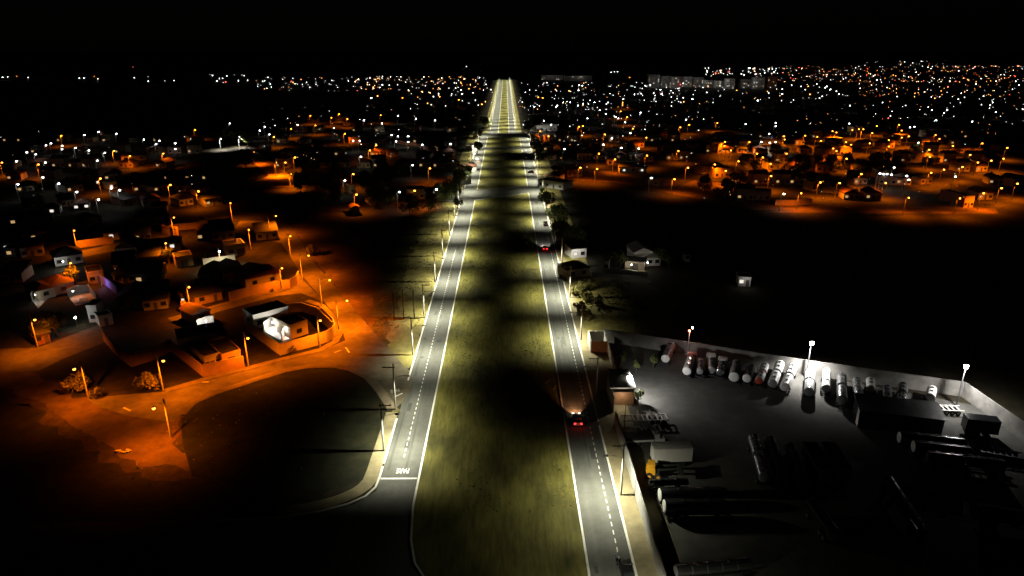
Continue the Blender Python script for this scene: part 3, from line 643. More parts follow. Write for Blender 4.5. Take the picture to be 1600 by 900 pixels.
house((415,235),(425,234), 8, 3.6, 'pale house at the edge of the yellow dirt field', 'flat', 'white_wall', 1, True)
for i, (x, y) in enumerate(((430,214),(488,183),(532,180),(545,188),(496,198))):
    house((x - 8, y + 8), (x + 8, y + 8), 8, 3.4, ['isolated house under the leftmost lamp of the dark rise', 'small house below a lamp at the top of the dark rise', 'house glowing orange at the crest of the dark rise', 'house with orange wall at the right end of the dark rise', 'low house below the second lamp of the dark rise'][i], 'gable', 'ochre_wall', 1, True)
# right of the avenue, toward the field
house((868,275),(884,274), 8, 3.4, 'orange gabled house left half by the field edge', 'gable', 'ochre_wall', 1, True)
house((886,277),(910,275), 8, 4, 'wide orange gabled house front by the field edge', 'gable', 'ochre_wall', 2, True)
house((968,270),(1010,270), 7, 3.4, 'white strip roofed shed at the field edge', 'shed', 'white_wall', 3, False, lit='lit_window')
house((1020,291),(1036,290), 8, 3.6, 'orange end wall house at the dark field corner', 'flat', 'ochre_wall', 1, True)
house((837,206),(870,204), 10, 5, 'long white lit building on the right of the avenue', 'flat', 'white_wall', 4, True)
for px in (845, 856, 866):
    p = g(px, 207.5); light(None, (p.x, p.y - 3, 5), 700, WHITE).name = 'facade_light'
house((940,216),(956,214), 8, 3.6, 'small yellowish house behind a lamp right of the avenue', 'gable', 'cream_wall', 1, True)
house((985,231),(1006,230), 8, 3.2, 'pink roofed house right of the avenue', 'hip', 'pink_wall', 2, True)
house((1000,258-5),(1020,257-5), 8, 3.2, 'low house under a lamp before the dark field', 'hip', 'cream_wall', 2, True)
house((950,258),(968,258), 8, 3.4, 'ochre house below an orange lamp right of the avenue', 'gable', 'ochre_wall', 2, True)
house((925,247),(946,247), 8, 3.2, 'dim house under the leftmost field lamp', 'hip', 'cream_wall', 2, True)
house((1024,212),(1042,211), 8, 3.2, 'reddish house with long roof beyond the lamps', 'hip', 'brick_wall', 2, True)
# the orange neighbourhood
HOOD = [(1111,1127,244,6.5,'flat','tall orange house at the left end of the orange neighbourhood'),(1129,1146,243,3.4,'gable','low house beside the tall orange house'),(1154,1171,236,4.5,'flat','cream orange house left of the white lit hall'),
 (1226,1241,226,4,'flat','orange house right of the white lit hall'),(1246,1262,227,4.2,'flat','second orange house right of the white lit hall'),(1100,1109,276,4,'flat','orange house cut by the dark field at the left'),(1116,1140,282,4.5,'flat','wide orange house at the front left of the orange neighbourhood'),
 (1200,1231,269,3.2,'flat','long low orange wall house in the middle'),(1286,1300,247,4.2,'gable','gabled orange house left of the middle dark trees'),(1312,1330,247,4.2,'flat','flat orange house beside the gabled one'),(1269,1285,303,3.8,'flat','bright orange house at the left end of the long front wall'),
 (1162,1176,312,3.2,'gable','isolated orange gable at the dark field edge'),(1332,1347,212,4,'flat','orange house in the rearmost row, left'),(1347,1362,236,3.6,'gable','orange gabled house mid row under twin lamps'),(1380,1397,236,3.8,'gable','orange house right of the dark crown, mid row'),
 (1405,1421,225,4,'flat','orange flat house under two lamps at rear'),(1446,1458,218,4,'flat','small orange house right rear of the neighbourhood'),(1460,1475,228,4.2,'flat','orange tower house right rear with lamp on top'),(1444,1456,256,4.4,'flat','tall narrow orange house beside two stacked lamps'),
 (1457,1467,261,3.2,'shed','reddish shed below the narrow orange house'),(1490,1502,321,4,'flat','left of two orange cubes at the lower right edge'),(1505,1520,329,4.6,'flat','right of two orange cubes at the lower right edge'),(1545,1556,256,3.4,'gable','house under the right edge lamps'),
 (1583,1599,296,4,'gable','orange house cut by the right picture edge'),(1190,1199,249,3.6,'gable','orange fronted house under a central left lamp'),(1142,1150,238,3,'gable','pink house with a dot of white light'),(1200,1208,284,3.4,'gable','small house with a palm beside the lower left lamp'),
 (1335,1352,285,3.4,'flat','house with a dark shopfront under the lone lower lamp'),(1376,1392,283,3.6,'flat','dark house with a row of white windows'),(1300,1312,217,3.4,'gable','rear gabled house with lamp at its side'),(1505,1518,268,3.2,'hip','dim hip roofed house on the right slope'),(1560,1575,240,3.2,'hip','dim house at the upper right of the slope')]
for i, (x0, x1, y, h, rf, lab) in enumerate(HOOD):
    house((x0, y - 4.5 + (i % 3) * .4), (x1, y - 4.9), 8, h * 1.1, lab, rf, ('ochre_wall','cream_wall','pink_wall')[i % 3], 2, True, lit='lit_window' if 'white windows' in lab else None, group=None)
house((1187,227),(1224,225.5), 10, 4.5, 'long hall blazing with white light behind the orange houses', 'flat', 'white_wall', 4, True)
for k, px in enumerate((1190, 1203, 1212)):
    p = g(px, 229); t = tag(far_lamp(px, 222 + (k % 2), 'w', 'x', 2200, 'lamps before the white hall', .5), 'white lamp before the blazing hall, %s' % ('left one','middle one','right one')[k], 'street lamp')
house((1293,224),(1315,224), 6, 3.6, 'house front with a long white light strip', 'flat', 'white_wall', 2, False, lit='lit_window')
wall_run([(1285,300),(1300,302),(1340,304)], 2.8, 'long glowing front wall of the orange neighbourhood', 'cream_wall')
far_lamp(1312, 286, 'o', 'orange lamp hidden before the long glowing front wall', 5000, 'lamps of the orange neighbourhood')
wall_run([(1211,321),(1240,321),(1268,319)], 2.6, 'long orange boundary wall facing the black field', 'ochre_wall')
far_lamp(1225, 303, 'w', 'white lamp over the boundary wall facing the black field', 250, None)
for i, (x, y) in enumerate(((1252,302),(1420,309),(1500,310))): far_lamp(x, y + 0, 'o', 'dim orange lamp at the black field edge, %s from the left' % nth(i), 6500, 'lamps at the black field edge', .3)
# packed dark houses between the lamps (copies of five kinds)
KH = []
def filler_kind(w, d, h, rf, wm):
    t = house((800,300),(800 + w * 2.7,300), d, h, 'x', rf, wm, 2, True, lit='warm_window' if rf == 'gable' else None); t.location = (0,0,0); KH.append(t); return t
for q in ((9,8,3.2,'hip','ochre_wall'),(8,9,3.4,'gable','cream_wall'),(10,8,4.0,'flat','pink_wall'),(7,8,3.0,'shed','ochre_wall'),(9,7,5.6,'gable','cream_wall')): filler_kind(*q)
KIND_W = ('hip roofed', 'gabled', 'flat roofed', 'lean-to roofed', 'two storey')
LAMPS_PX = LEFT_O + MID_O + RIGHT_O + LEFT_W + MID_W + RIGHT_W
kh_used = set(); KCOUNT = {}
def fill(x0, x1, rows, dx, area, skip=.12):
    for y in rows:
        x = x0 + rnd.uniform(0, dx)
        while x < x1:
            p = g(x, y); foot = [(lx, ly + 8 * 1060 / p.y * .93) for lx, ly in LAMPS_PX]
            if rnd.random() > skip and all(abs(x - lx) > 5 or not (-3 < y - ly < 14) for lx, ly in foot):
                k = rnd.randrange(5); key = (area, k); n = KCOUNT[key] = KCOUNT.get(key, -1) + 1
                lab = '%s house in %s, %s from back left' % (KIND_W[k], area, nth(n)) if n < 60 else ''
                if k not in kh_used: t = KH[k]; kh_used.add(k); t['label'] = lab; t.location = (p.x, p.y, 0); t.rotation_euler = (0,0,rnd.uniform(-.35,.35))
                else: t = copy_tree(KH[k], (p.x, p.y, 0), rnd.uniform(-.35, .35), lab)
                t['group'] = 'packed houses of the night town'
            x += dx * rnd.uniform(.75, 1.4)
fill(1090, 1540, (216, 226, 239), 23, 'the rear orange neighbourhood')
fill(1100, 1590, (254, 268, 288, 312), 30, 'the front orange neighbourhood', .25)
fill(842, 1080, (222, 236, 250), 25, 'the dark blocks right of the avenue')
fill(410, 720, (206, 224, 244, 262), 27, 'the dark blocks left of the avenue')
fill(0, 320, (222, 240, 262, 282), 27, 'the dark blocks at far left')
# white villa in the dark on the right
t = house((990,414),(1018,413), 9, 4.4, 'pale two storey villa alone in the dark field', 'gable', 'white_wall', 2, False, name='villa', rmat='grey_wall')
t = house((976,420),(1006,423), 3.2, 2.9, 'tile roofed porch with white garage doors before the villa', 'shed', 'cream_wall', 0, True, garage=True, name='porch')
house((1010,416),(1032,415), 7, 2.9, 'low pale side wing on the right of the dark field villa', 'hip', 'white_wall', 2, False, rmat='grey_wall', name='side_wing')
sheet('driveway', pxpoly([(958,424),(1006,419),(1012,430),(944,424)]), 'sidewalk', .03)
wall_run([(943,424),(975,427),(1012,431)], 1.2, 'low front wall before the villa driveway', 'white_wall')
house((943,423),(951,423.5), 2.5, 3, 'small white gate lodge at the left end of the driveway', 'flat', 'white_wall', 1, False, name='gate_lodge')
for px, py, lab, pw in ((946,421,'bright lamp at the white gate lodge',260),(985,424,'dim lamp over the villa driveway',240),(1010,421,'small lamp at the villa right corner',150)):
    p = g(px, py); t = thing('garden_lamp', lab, 'lamp', (p.x, p.y - 1.2, 0), 0); MB().tube([(0,0,0),(0,0,2.6)], .05, 6).build('post', 'steel', t); MB().ball((0,0,2.75), .16, 8, 5).build('bulb', 'white_bulb', t); light(t, (0,-.3,3.2), pw, (1,.9,.75))
house((893,404),(916,402), 7, 3.4, 'pale house with glaring strip lights near the avenue', 'shed', 'white_wall', 2, False, lit='lit_window')
for px in (901, 912):
    p = g(px, 405); light(None, (p.x, p.y - 1, 3.2), 160, WHITE).name = 'porch_light'
house((886,436),(921,431), 7, 3.0, 'dark roofed house with a wall facing the grass lot', 'hip', 'cream_wall', 2, False)
house((1153,447),(1172,448), 5, 2.6, 'tiny white lit hut alone in the black field', 'flat', 'white_wall', 1, True, lit='lit_window')
p = g(1165, 449); light(None, (p.x, p.y - 1, 2.6), 50, WHITE).name = 'hut_light'
house((1070,409),(1078,409), 4, 2.6, 'faint white shed beyond the villa', 'gable', 'white_wall', 1, False)
house((840,291),(880,297), 9, 3.4, 'dark flat shop building beside the crossing, right of the avenue', 'flat', 'white_wall', 3, True)
house((850,283),(872,285), 9, 3.2, 'dark house behind the flat shop right of the avenue', 'hip', 'cream_wall', 2, True)
house((700,286),(719,289), 9, 3.4, 'dark roadside house at the crossing left of the avenue', 'flat', 'white_wall', 2, True)
house((716,268),(728,270), 9, 3.2, 'dark roadside house with white kerbside wall left of the avenue', 'gable', 'white_wall', 2, True)
house((727,236),(737,237), 9, 3.6, 'pale shop front beside the left lit tree', 'flat', 'white_wall', 2, True)
house((739,216),(747,216), 9, 3.6, 'pale house where the avenue narrows, left side', 'flat', 'white_wall', 2, True)
house((832,222),(843,222), 9, 3.4, 'house where the avenue narrows, right side', 'gable', 'white_wall', 2, True)

# apartment blocks on the horizon
APT = [(1012,1030,137,118),(1032,1049,137,120),(1050,1064,138,121),(1066,1081,136,121),(1083,1099,136,122),(1101,1116,137,126),(1118,1131,138,127),(1134,1147,139,124),(1157,1174,138,125),(1176,1194,139,122),(1198,1213,138,121),(846,880,125,118),(882,925,126,119)]
AWORD = ['leftmost','second','third','fourth','fifth','sixth','seventh','eighth','ninth','tenth','rightmost, reddish']
for i, (x0, x1, yb, yt) in enumerate(APT):
    a, b = g(x0, yb), g(x1, yb); d = (a.y + b.y) / 2; hh = (yb - yt) * d / 1060 * .98
    lab = ('pale apartment block on the right horizon, %s of the row' % AWORD[i]) if i < 11 else ('long low white building near the horizon, %s one' % ('left' if i == 11 else 'right'))
    t = thing('apartment_block', lab, 'apartment block', (a.x, a.y, 0), 0, 'apartment blocks on the horizon')
    w = b.x - a.x; MB().box(0, w, 0, 14, 0, hh).build('wall', 'white_wall' if i != 10 else 'pink_wall', t); MB().box(-.3, w + .3, -.3, 14.3, hh + .01, hh + .8).build('roof', 'cement_roof', t)
    nf = max(2, int(hh / 3.2)); nw = max(3, int(w / 4)); cells = [(q, f) for q in range(nw) for f in range(nf)]
    rnd.shuffle(cells)
    for j, (q, f) in enumerate(cells[:14]):
        x = (q + .5) * w / nw; z = 1 + f * 3.2
        MB().box(x - .8, x + .8, -.06, .02, z, z + 1.4).build('window', ('lit_window' if j < 3 else ('warm_window' if j == 3 else 'glass')), t)
    light(t, (w/2, -26, 12), 560 if i < 11 else 900, WHITE if i != 10 else (1,.5,.2))

# ---------------------------------------------------------------- truck yard
wall_run([(21.3,30),(21.3,117)], 3.0, 'high dusty yard wall along the right sidewalk', 'grey_wall', world=True)
wall_run([(24.6,132),(24.6,150)], 3.0, 'set back yard wall between gatehouse and brown gate', 'white_wall', world=True)
cA, cB, cC = g(945, 514, 3.4), g(1260, 563, 3.4), g(1508, 597, 3.4); cD = g(1600, 660, 3.4)
wall_run([(24.6, cA.y), cA[:2] + (0,), cB[:2] + (0,), cC[:2] + (0,)] if False else [(24.6, cA.y, 0), (cB.x, cB.y, 0), (cC.x, cC.y, 0)], 3.4, 'long pale back wall of the truck yard', 'dusty_wall', world=True)
wall_run([(cC.x, cC.y, 0), (cD.x, cD.y, 0), (cD.x + (cD.x - cC.x) * 1.5, cD.y + (cD.y - cC.y) * 1.5, 0)], 3.4, 'right end wall of the truck yard running toward us', 'dusty_wall', world=True)
# brown gate enclosure
t = thing('gate_enclosure', 'roofless walled recess with a brown gate beside the sidewalk', 'gate', (20.4, 150.4, 0))
b = MB(); b.box(0,.2,0,6,0,3.2); b.box(.2,4.2,5.8,6,0,3.2); b.box(4.0,4.2,0,5.797,0,3.2); b.build('wall', 'white_wall', t)
MB().box(.203, 3.997, .02, .14, .15, 3.0).build('gate_panel', 'gate_brown', t); MB().box(2.0, 2.2, -.03, .018, 1.2, 1.5).build('handle', 'frame', t)
# gatehouse
t = thing('gatehouse', 'white gatehouse with a bright sloping canopy at the yard entrance', 'gatehouse', (21.6, 121.5, 0))
b = MB(); b.box(0,.2,0,9.5,0,3.4); b.box(.2,5,9.3,9.5,0,3.4); b.box(4.8,5,4.2,9.297,0,3.4); b.build('wall', 'white_wall', t)
MB().add([(-.3,3.4,3.9),(5.2,3.4,3.9),(4.6,9.8,5.0),(.2,9.8,5.0),(-.3,3.4,3.7),(5.2,3.4,3.7),(4.6,9.8,4.8),(.2,9.8,4.8)], [(0,1,2,3),(7,6,5,4),(0,4,5,1),(1,5,6,2),(2,6,7,3),(3,7,4,0)]).build('canopy', 'white_wall', t)
MB().box(.2, 4.8, 3.2, 3.3, .02, 3.0).build('gate_panel', 'gate_brown', t)
MB().tube([(2.6,6.6,4.5),(2.6,6.6,5.5)], [.08,.06], 8).build('light_mast', 'steel', t)
hd = MB().box(2.3,4.2,6.1,6.5,5.35,5.5).build('flood_head', 'steel', t); MB().box(3.6,4.15,6.15,6.45,5.3,5.348).build('lens', 'led_lens', hd)
light(t, (4.7, 6.4, 5.25), 10500, WHITE, 'SPOT', .1, 164, .8, (R(5), R(-28), 0))
light(t, (2.2, 1.6, 2.6), 220, (1,.9,.72), 'POINT', .1)
# floodlight masts
def mast(head, base, lab, power, h=9.5, lens='flood_lens', cone=152):
    b = g(*base); t = thing('floodlight_mast', lab, 'floodlight', (b.x, b.y, 0), 0, 'floodlight masts of the yard')
    MB().tube([(0,0,0),(0,0,h)], [.14,.09], 8).build('pole', 'steel', t)
    MB().bar((-.4,0,h), (.4,0,h), .1, .1).build('crossbar', 'steel', t)
    for s in (-1, 1):
        hd = MB().box(s*.25 - .2, s*.25 + .2, -.1, .12, h + .06, h + .4).build('flood_head', 'steel', t)
        MB().box(s*.25 - .18, s*.25 + .18, -.16, -.102, h + .08, h + .38).build('lens', lens, hd)
    MB().ball((0, -.2, h - .12), .34, 12, 8).build('glare_globe', lens, t)  # no lamp part: glowing ball added to enlarge the flood's glare
    light(t, (0, -.7, h - .5), power * 1.5, WHITE, 'SPOT', .12, cone, 1.0, (R(-8), 0, 0))
    return t
mast((1262,553),(1259,590),'glaring white floodlight mast behind the middle tankers', 21000, 8.5, cone=138)
mast((1497,589),(1494,634),'glaring white floodlight mast in the far yard corner', 8000, 9, cone=168)
p = g(1074, 556); t = thing('warning_light_mast', 'slim mast with red and white lights on the yard back wall', 'mast', (p.x, p.y, 0))
MB().tube([(0,0,0),(0,0,6.5)], [.1,.07], 8).build('pole', 'white_wall', t); MB().ball((-.1,-.1,6.6), .26, 8, 5).build('red_lamp', 'far_red', t); MB().ball((.6,0,7.3), .2, 8, 5).build('white_lamp', 'white_bulb', t); light(t, (0,-.6,6.6), 300, (1,.6,.5))
for px, py, h, lab in ((963,578,4.2,'white post by the yard wall near the small trees'),(975,676,6.0,'thin dark pole inside the yard by the flatbeds'),(957,640,5.6,'thin pole at the gatehouse corner')):
    tag(MB().tube([(0,0,0),(0,0,h)], [.09,.07], 8).build('post', 'pole_concrete', None, g(px, py)), lab, 'post')

def wheel(parent, x, y, r=.5, w=.3):
    wb = MB().tube([(x - w/2, y, r), (x + w/2, y, r)], r, 14).build('wheel', 'rubber', parent)
    MB().tube([(x - w/2 - .012, y, r), (x + w/2 + .012, y, r)], r*.5, 10).build('rim', 'steel', wb)
def tanker(e, rr, lab, m='tank_white', r=.98, cap=None, cab=None, two=False, ends='tank', minL=0, hz=2.0, stripe=None, group='tank trailers in the yard row'):
    """e: pixel of the tank end facing us, rr: pixel of its far end; local +Y runs from e to rr"""
    a, b = g(e[0], e[1], hz), g(rr[0], rr[1], hz); d = b - a; L = max(d.length, minL)
    t = thing('tank_trailer', lab, 'tank trailer', (a.x, a.y, 0), math.atan2(d.y, d.x) - math.pi/2, group)
    segs = [(0, L)] if not two else [(0, L*.48), (L*.54, L)]
    for k, (y0, y1) in enumerate(segs):
        c = .22 * r
        tk = MB().tube([(0,y0+c,hz),(0,y1-c,hz)], r, 20, True, False)
        tk.tube([(0,y1-c,hz),(0,y1-c*.5,hz),(0,y1-.05,hz),(0,y1,hz)], [r,r*.93,r*.62,.02], 20, True, False)
        tko = tk.build('tank', m, t)
        ec = MB().tube([(0,y0,hz),(0,y0+.05,hz),(0,y0+c*.5,hz),(0,y0+c,hz)], [.02,r*.62,r*.93,r*1.001], 20, True, False)
        ec.build('end_cap', cap or m, tko)
        bm = MB()
        for q in range(1, 5):
            yy = y0 + c + (y1 - y0 - 2*c) * q / 5; bm.tube([(0,yy-.05,hz),(0,yy+.05,hz)], r*1.02, 20, True, False)
        bm.build('hoop', 'tank_grey' if m != 'tank_dark' else 'tank_dark', tko)
        for q in (.3, .7):
            yy = y0 + (y1 - y0) * q
            hb = MB().tube([(0,yy,hz+r-.03),(0,yy,hz+r+.16)], .3, 10); hb.build('hatch', 'tank_steel', tko)
        if stripe: MB().box(r*.9, r*1.03, y0+.3, y1-.3, hz-.25, hz+.35).build('side_stripe', stripe, tko)
    ch = MB(); 
    for x in (-.45, .45): ch.box(x-.07, x+.07, .2, L-.1, hz-r-.3, hz-r-.04)
    ch.box(-r, r, .05, .15, .55, .8); ch.build('chassis', 'chassis', t)
    rl = MB().bar((-.35, .4, hz + r + .12), (-.35, L - .4, hz + r + .12), .04, .04); rl.bar((.35, .4, hz + r + .12), (.35, L - .4, hz + r + .12), .04, .04); rl.build('walkway_rail', 'steel', t)
    for y in (1.2, 2.4, L - 1.4):
        for s in (-1, 1): wheel(t, s*.85, min(max(y, .8), L - .6))
    if cab:
        c0 = L + .4
        cb = MB(); cb.box(-1.05, 1.05, c0, c0 + 1.9, .55, 2.75); cb.box(-.95, .95, c0 + .2, c0 + 1.7, 2.753, 3.0); co = cb.build('cab', cab, t)
        MB().box(-.9, .9, c0 + 1.902, c0 + 1.93, 1.6, 2.5).build('windscreen', 'glass', co)
        MB().box(-1.1, 1.1, c0 + 1.94, c0 + 2.1, .45, .9).build('bumper', 'chassis', co)
        for s in (-1, 1): wheel(t, s*.95, c0 + 1.0)
    return t
TK = [((1039.4,561),(1050,536),'white ended tanker with an orange side and open hatches, leftmost of the row','tank_grey',.98,'tank_white',None,False,'orange_paint'),
 ((1073,580.6),(1080,561),'white tanker with a dark red cab, second in the row','tank_white',.98,'tank_white','tank_red',False,None),
 ((1093.7,581),(1094.5,564),'small grey tanker squeezed right of the white one with red cab','tank_grey',.72,None,None,False,None),
 ((1112,579),(1111,563),'small tanker with a white peaked cab behind it','tank_grey',.85,None,'car_white',False,None),
 ((1125,582),(1128,569),'short steel tanker with a boxy white cab behind it','tank_steel',.9,None,'car_white',False,None),
 ((1147,590),(1151,568),'broad grey tanker with a scalloped end, left of the round grey one','tank_grey',1.15,'tank_white',None,False,None),
 ((1167,592),(1173,573),'grey tanker with a plain round white end','tank_grey',.98,'tank_white',None,False,None),
 ((1185.6,595.6),(1196,571),'white tanker with a dull red round end','tank_white',.85,'tank_red',None,True,None),
 ((1207,600),(1219,568),'two part white tanker left of the glaring pair','tank_white',1.0,'tank_grey',None,True,None),
 ((1226,605),(1239,573),'gleaming two part white tanker with tilted valve gear','tank_white',1.02,None,None,True,None),
 ((1264,612.5),(1266,582),'gleaming hooped tanker directly under the middle floodlight','tank_white',1.02,'tank_grey',None,True,None),
 ((1291,607.5),(1292,580),'clean white single tanker right of the floodlight mast','tank_white',.9,'tank_grey',None,False,None),
 ((1316,625.5),(1315,588),'steel two part tanker with one bright vertical glint','tank_steel',1.05,'tank_grey',None,True,None),
 ((1342.5,621),(1338,594),'dim steel tanker with a pale round end','tank_steel',.85,'tank_white',None,True,None),
 ((1360.5,607.5),(1360,594),'short dim tanker standing back near the wall','tank_white',.9,None,None,False,None),
 ((1387.5,633),(1386,606),'narrow steel tanker with two bright edge glints','tank_steel',.85,'tank_grey',None,True,None),
 ((1408.5,633),(1411,602),'dark tanker with a bright right flank','tank_steel',.95,'tank_dark',None,True,None),
 ((1453.5,621),(1456.5,607.5),'short white tanker alone at the right end of the row','tank_white',.9,'tank_grey',None,False,None)]
for e, rr, lab, m, r, cap, cab, two, stripe in TK: tanker(e, rr, lab, m, r, cap, cab, two, stripe=stripe)
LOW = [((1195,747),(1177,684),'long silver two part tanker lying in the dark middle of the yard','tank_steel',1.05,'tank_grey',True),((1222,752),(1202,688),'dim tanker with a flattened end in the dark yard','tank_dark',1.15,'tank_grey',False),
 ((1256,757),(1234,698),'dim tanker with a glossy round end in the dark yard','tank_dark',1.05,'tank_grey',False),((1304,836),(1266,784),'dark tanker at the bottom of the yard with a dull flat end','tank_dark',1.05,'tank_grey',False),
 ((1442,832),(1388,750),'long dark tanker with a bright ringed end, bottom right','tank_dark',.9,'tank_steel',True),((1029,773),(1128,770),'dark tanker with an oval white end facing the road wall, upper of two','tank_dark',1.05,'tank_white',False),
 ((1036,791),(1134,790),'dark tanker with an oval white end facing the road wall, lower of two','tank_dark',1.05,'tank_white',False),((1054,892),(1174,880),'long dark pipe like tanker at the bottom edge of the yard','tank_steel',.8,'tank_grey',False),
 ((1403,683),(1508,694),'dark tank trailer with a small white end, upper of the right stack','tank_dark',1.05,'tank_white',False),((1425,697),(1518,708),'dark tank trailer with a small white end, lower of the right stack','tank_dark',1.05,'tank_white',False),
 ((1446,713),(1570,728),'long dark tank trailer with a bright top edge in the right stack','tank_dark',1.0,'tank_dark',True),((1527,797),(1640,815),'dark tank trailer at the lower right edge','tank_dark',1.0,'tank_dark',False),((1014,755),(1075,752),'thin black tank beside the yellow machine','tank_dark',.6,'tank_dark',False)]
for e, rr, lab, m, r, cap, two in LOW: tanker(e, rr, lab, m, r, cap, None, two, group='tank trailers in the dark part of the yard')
def box_trailer(e, rr, lab, body='tank_dark', front='white_wall', w=2.4, h=2.6, rails=False):
    a, b = g(e[0], e[1], 1.2), g(rr[0], rr[1], 1.2); d = b - a; L = d.length
    t = thing('box_trailer', lab, 'trailer', (a.x, a.y, 0), math.atan2(d.y, d.x) - math.pi/2, 'box trailers in the yard')
    bo = MB().box(-w/2, w/2, .1, L, 1.1, 1.1 + h).build('box_body', body, t); MB().box(-w/2 + .04, w/2 - .04, .03, .097, 1.14, 1.06 + h).build('end_door', front, bo)
    MB().box(-w/2 - .05, w/2 + .05, .05, L + .05, 1.103 + h, 1.18 + h).build('roof_panel', body, bo)
    MB().box(-.5, .5, .2, L - .2, .7, 1.097).build('chassis', 'chassis', t)
    for y in (1.2, 2.4, L - 1.6):
        for s in (-1, 1): wheel(t, s*(w/2 - .25), y)
    return t
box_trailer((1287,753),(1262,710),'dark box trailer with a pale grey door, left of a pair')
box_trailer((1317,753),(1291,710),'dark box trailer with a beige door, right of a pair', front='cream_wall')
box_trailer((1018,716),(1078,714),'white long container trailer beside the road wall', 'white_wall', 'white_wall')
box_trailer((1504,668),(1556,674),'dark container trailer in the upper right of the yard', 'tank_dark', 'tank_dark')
def flatbed(e, rr, lab, m='white_wall', racks=True):
    a, b = g(e[0], e[1], 1.2), g(rr[0], rr[1], 1.2); d = b - a; L = d.length
    t = thing('flatbed_trailer', lab, 'trailer', (a.x, a.y, 0), math.atan2(d.y, d.x) - math.pi/2, 'flatbed trailers in the yard')
    f = MB(); f.box(-1.15, -.95, 0, L, 1.0, 1.2); f.box(.95, 1.15, 0, L, 1.0, 1.2)
    y = .2
    while y < L: f.box(-.948, .948, y, y + .25, 1.03, 1.17); y += .95
    f.build('ladder_frame', m, t)
    if racks:
        for y in (L*.35, L*.62): MB().box(-1.1, 1.1, y, y + .12, 1.203, 2.3).build('rack', m, t)
    for y in (1.0, 2.1, 3.2):
        for s in (-1, 1): wheel(t, s*.8, L - y, .48)
    return t
flatbed((972,653),(1043,651),'white ladder frame flatbed trailer by the yard entrance')
flatbed((984,672),(1034,668),'grey ladder frame flatbed behind the white one', 'grey_wall')
flatbed((1463,636),(1503,638),'white flatbed lit bright under the corner floodlight', 'white_wall', False)
for a, b_, lab in (((1456,684),(1560,697),'low dark flatbed with thin bright side rails, upper right'), ((1530,700),(1600,712),'low dark flatbed at the right picture edge'), ((1479,712),(1575,727),'long dark flatbed with the brightest rail, right stack')): flatbed(a, b_, lab, 'steel', False)
# big dark shed with white gable end
p0, p1 = g(1340, 668), g(1470, 684); d = p1 - p0
t = thing('storage_shed', 'big dark roofed storage shed with a white end wall', 'shed', p0, math.atan2(d.y, d.x))
Ls = d.length; MB().box(0, Ls, 0, 5.5, 0, 3.8).build('wall', 'tank_dark', t); MB().box(-.12, -.003, .15, 1.6, .1, 3.7).build('end_wall', 'white_wall', t)
MB().add([(-.3,-.3,3.85),(Ls+.3,-.3,3.85),(Ls+.3,5.8,4.5),(-.3,5.8,4.5),(-.3,-.3,3.97),(Ls+.3,-.3,3.97),(Ls+.3,5.8,4.62),(-.3,5.8,4.62)], [(0,3,2,1),(4,5,6,7),(0,1,5,4),(1,2,6,5),(2,3,7,6),(3,0,4,7)]).build('roof', 'metal_roof', t)
# truck and yellow machine by the road wall
p = g(1020, 692); t = thing('truck', 'old pale truck parked facing the road wall', 'truck', p, R(95))
cb = MB(); cb.box(-1.1,1.1,-1.9,0,.6,1.5); cb.box(-1.0,1.0,-.9,0,1.503,2.5); cb.box(-1.1,1.1,.15,5.5,1.0,1.4)
co = cb.build('cab', 'car_white', t); MB().box(-.85,.85,-.93,-.903,1.6,2.35).build('windscreen', 'glass', co)
MB().box(-1.1,1.1,.2,5.5,1.403,2.0).build('cargo_bed', 'chassis', t)
for y in (-1.1, 3.2, 4.4):
    for s in (-1,1): wheel(t, s*.95, y, .48)
p = g(1020, 744); t = thing('yellow_loader', 'yellow loader with a raised arm beside the road wall', 'loader', p, R(-10))
MB().box(-1.2,.3,-.9,.9,.7,1.9).build('body', 'yellow_paint', t); MB().box(.303,1.0,-.7,.7,.6,1.6).build('engine_block', 'chassis', t); cbo = MB().box(-1.0,.2,-.75,.75,1.903,2.8).build('cab', 'yellow_paint', t); MB().box(.203,.23,-.6,.6,2.05,2.65).build('window', 'glass', cbo)
MB().bar((.2,.6,1.6),(4.2,.6,2.4),.25,.3).bar((.2,-.6,1.6),(4.2,-.6,2.4),.25,.3).build('lift_arm', 'chassis', t); MB().box(4.1,5.0,-1.1,1.1,1.6,2.6).build('bucket', 'chassis', t)
for x in (-.7,.8):
    for s in (-1,1):
        wb = MB().tube([(x,s*.9,.62),(x,s*1.25,.62)], .62, 14).build('wheel', 'rubber', t); MB().tube([(x,s*.89,.62),(x,s*1.26,.62)], .3, 10).build('rim', 'yellow_paint', wb)

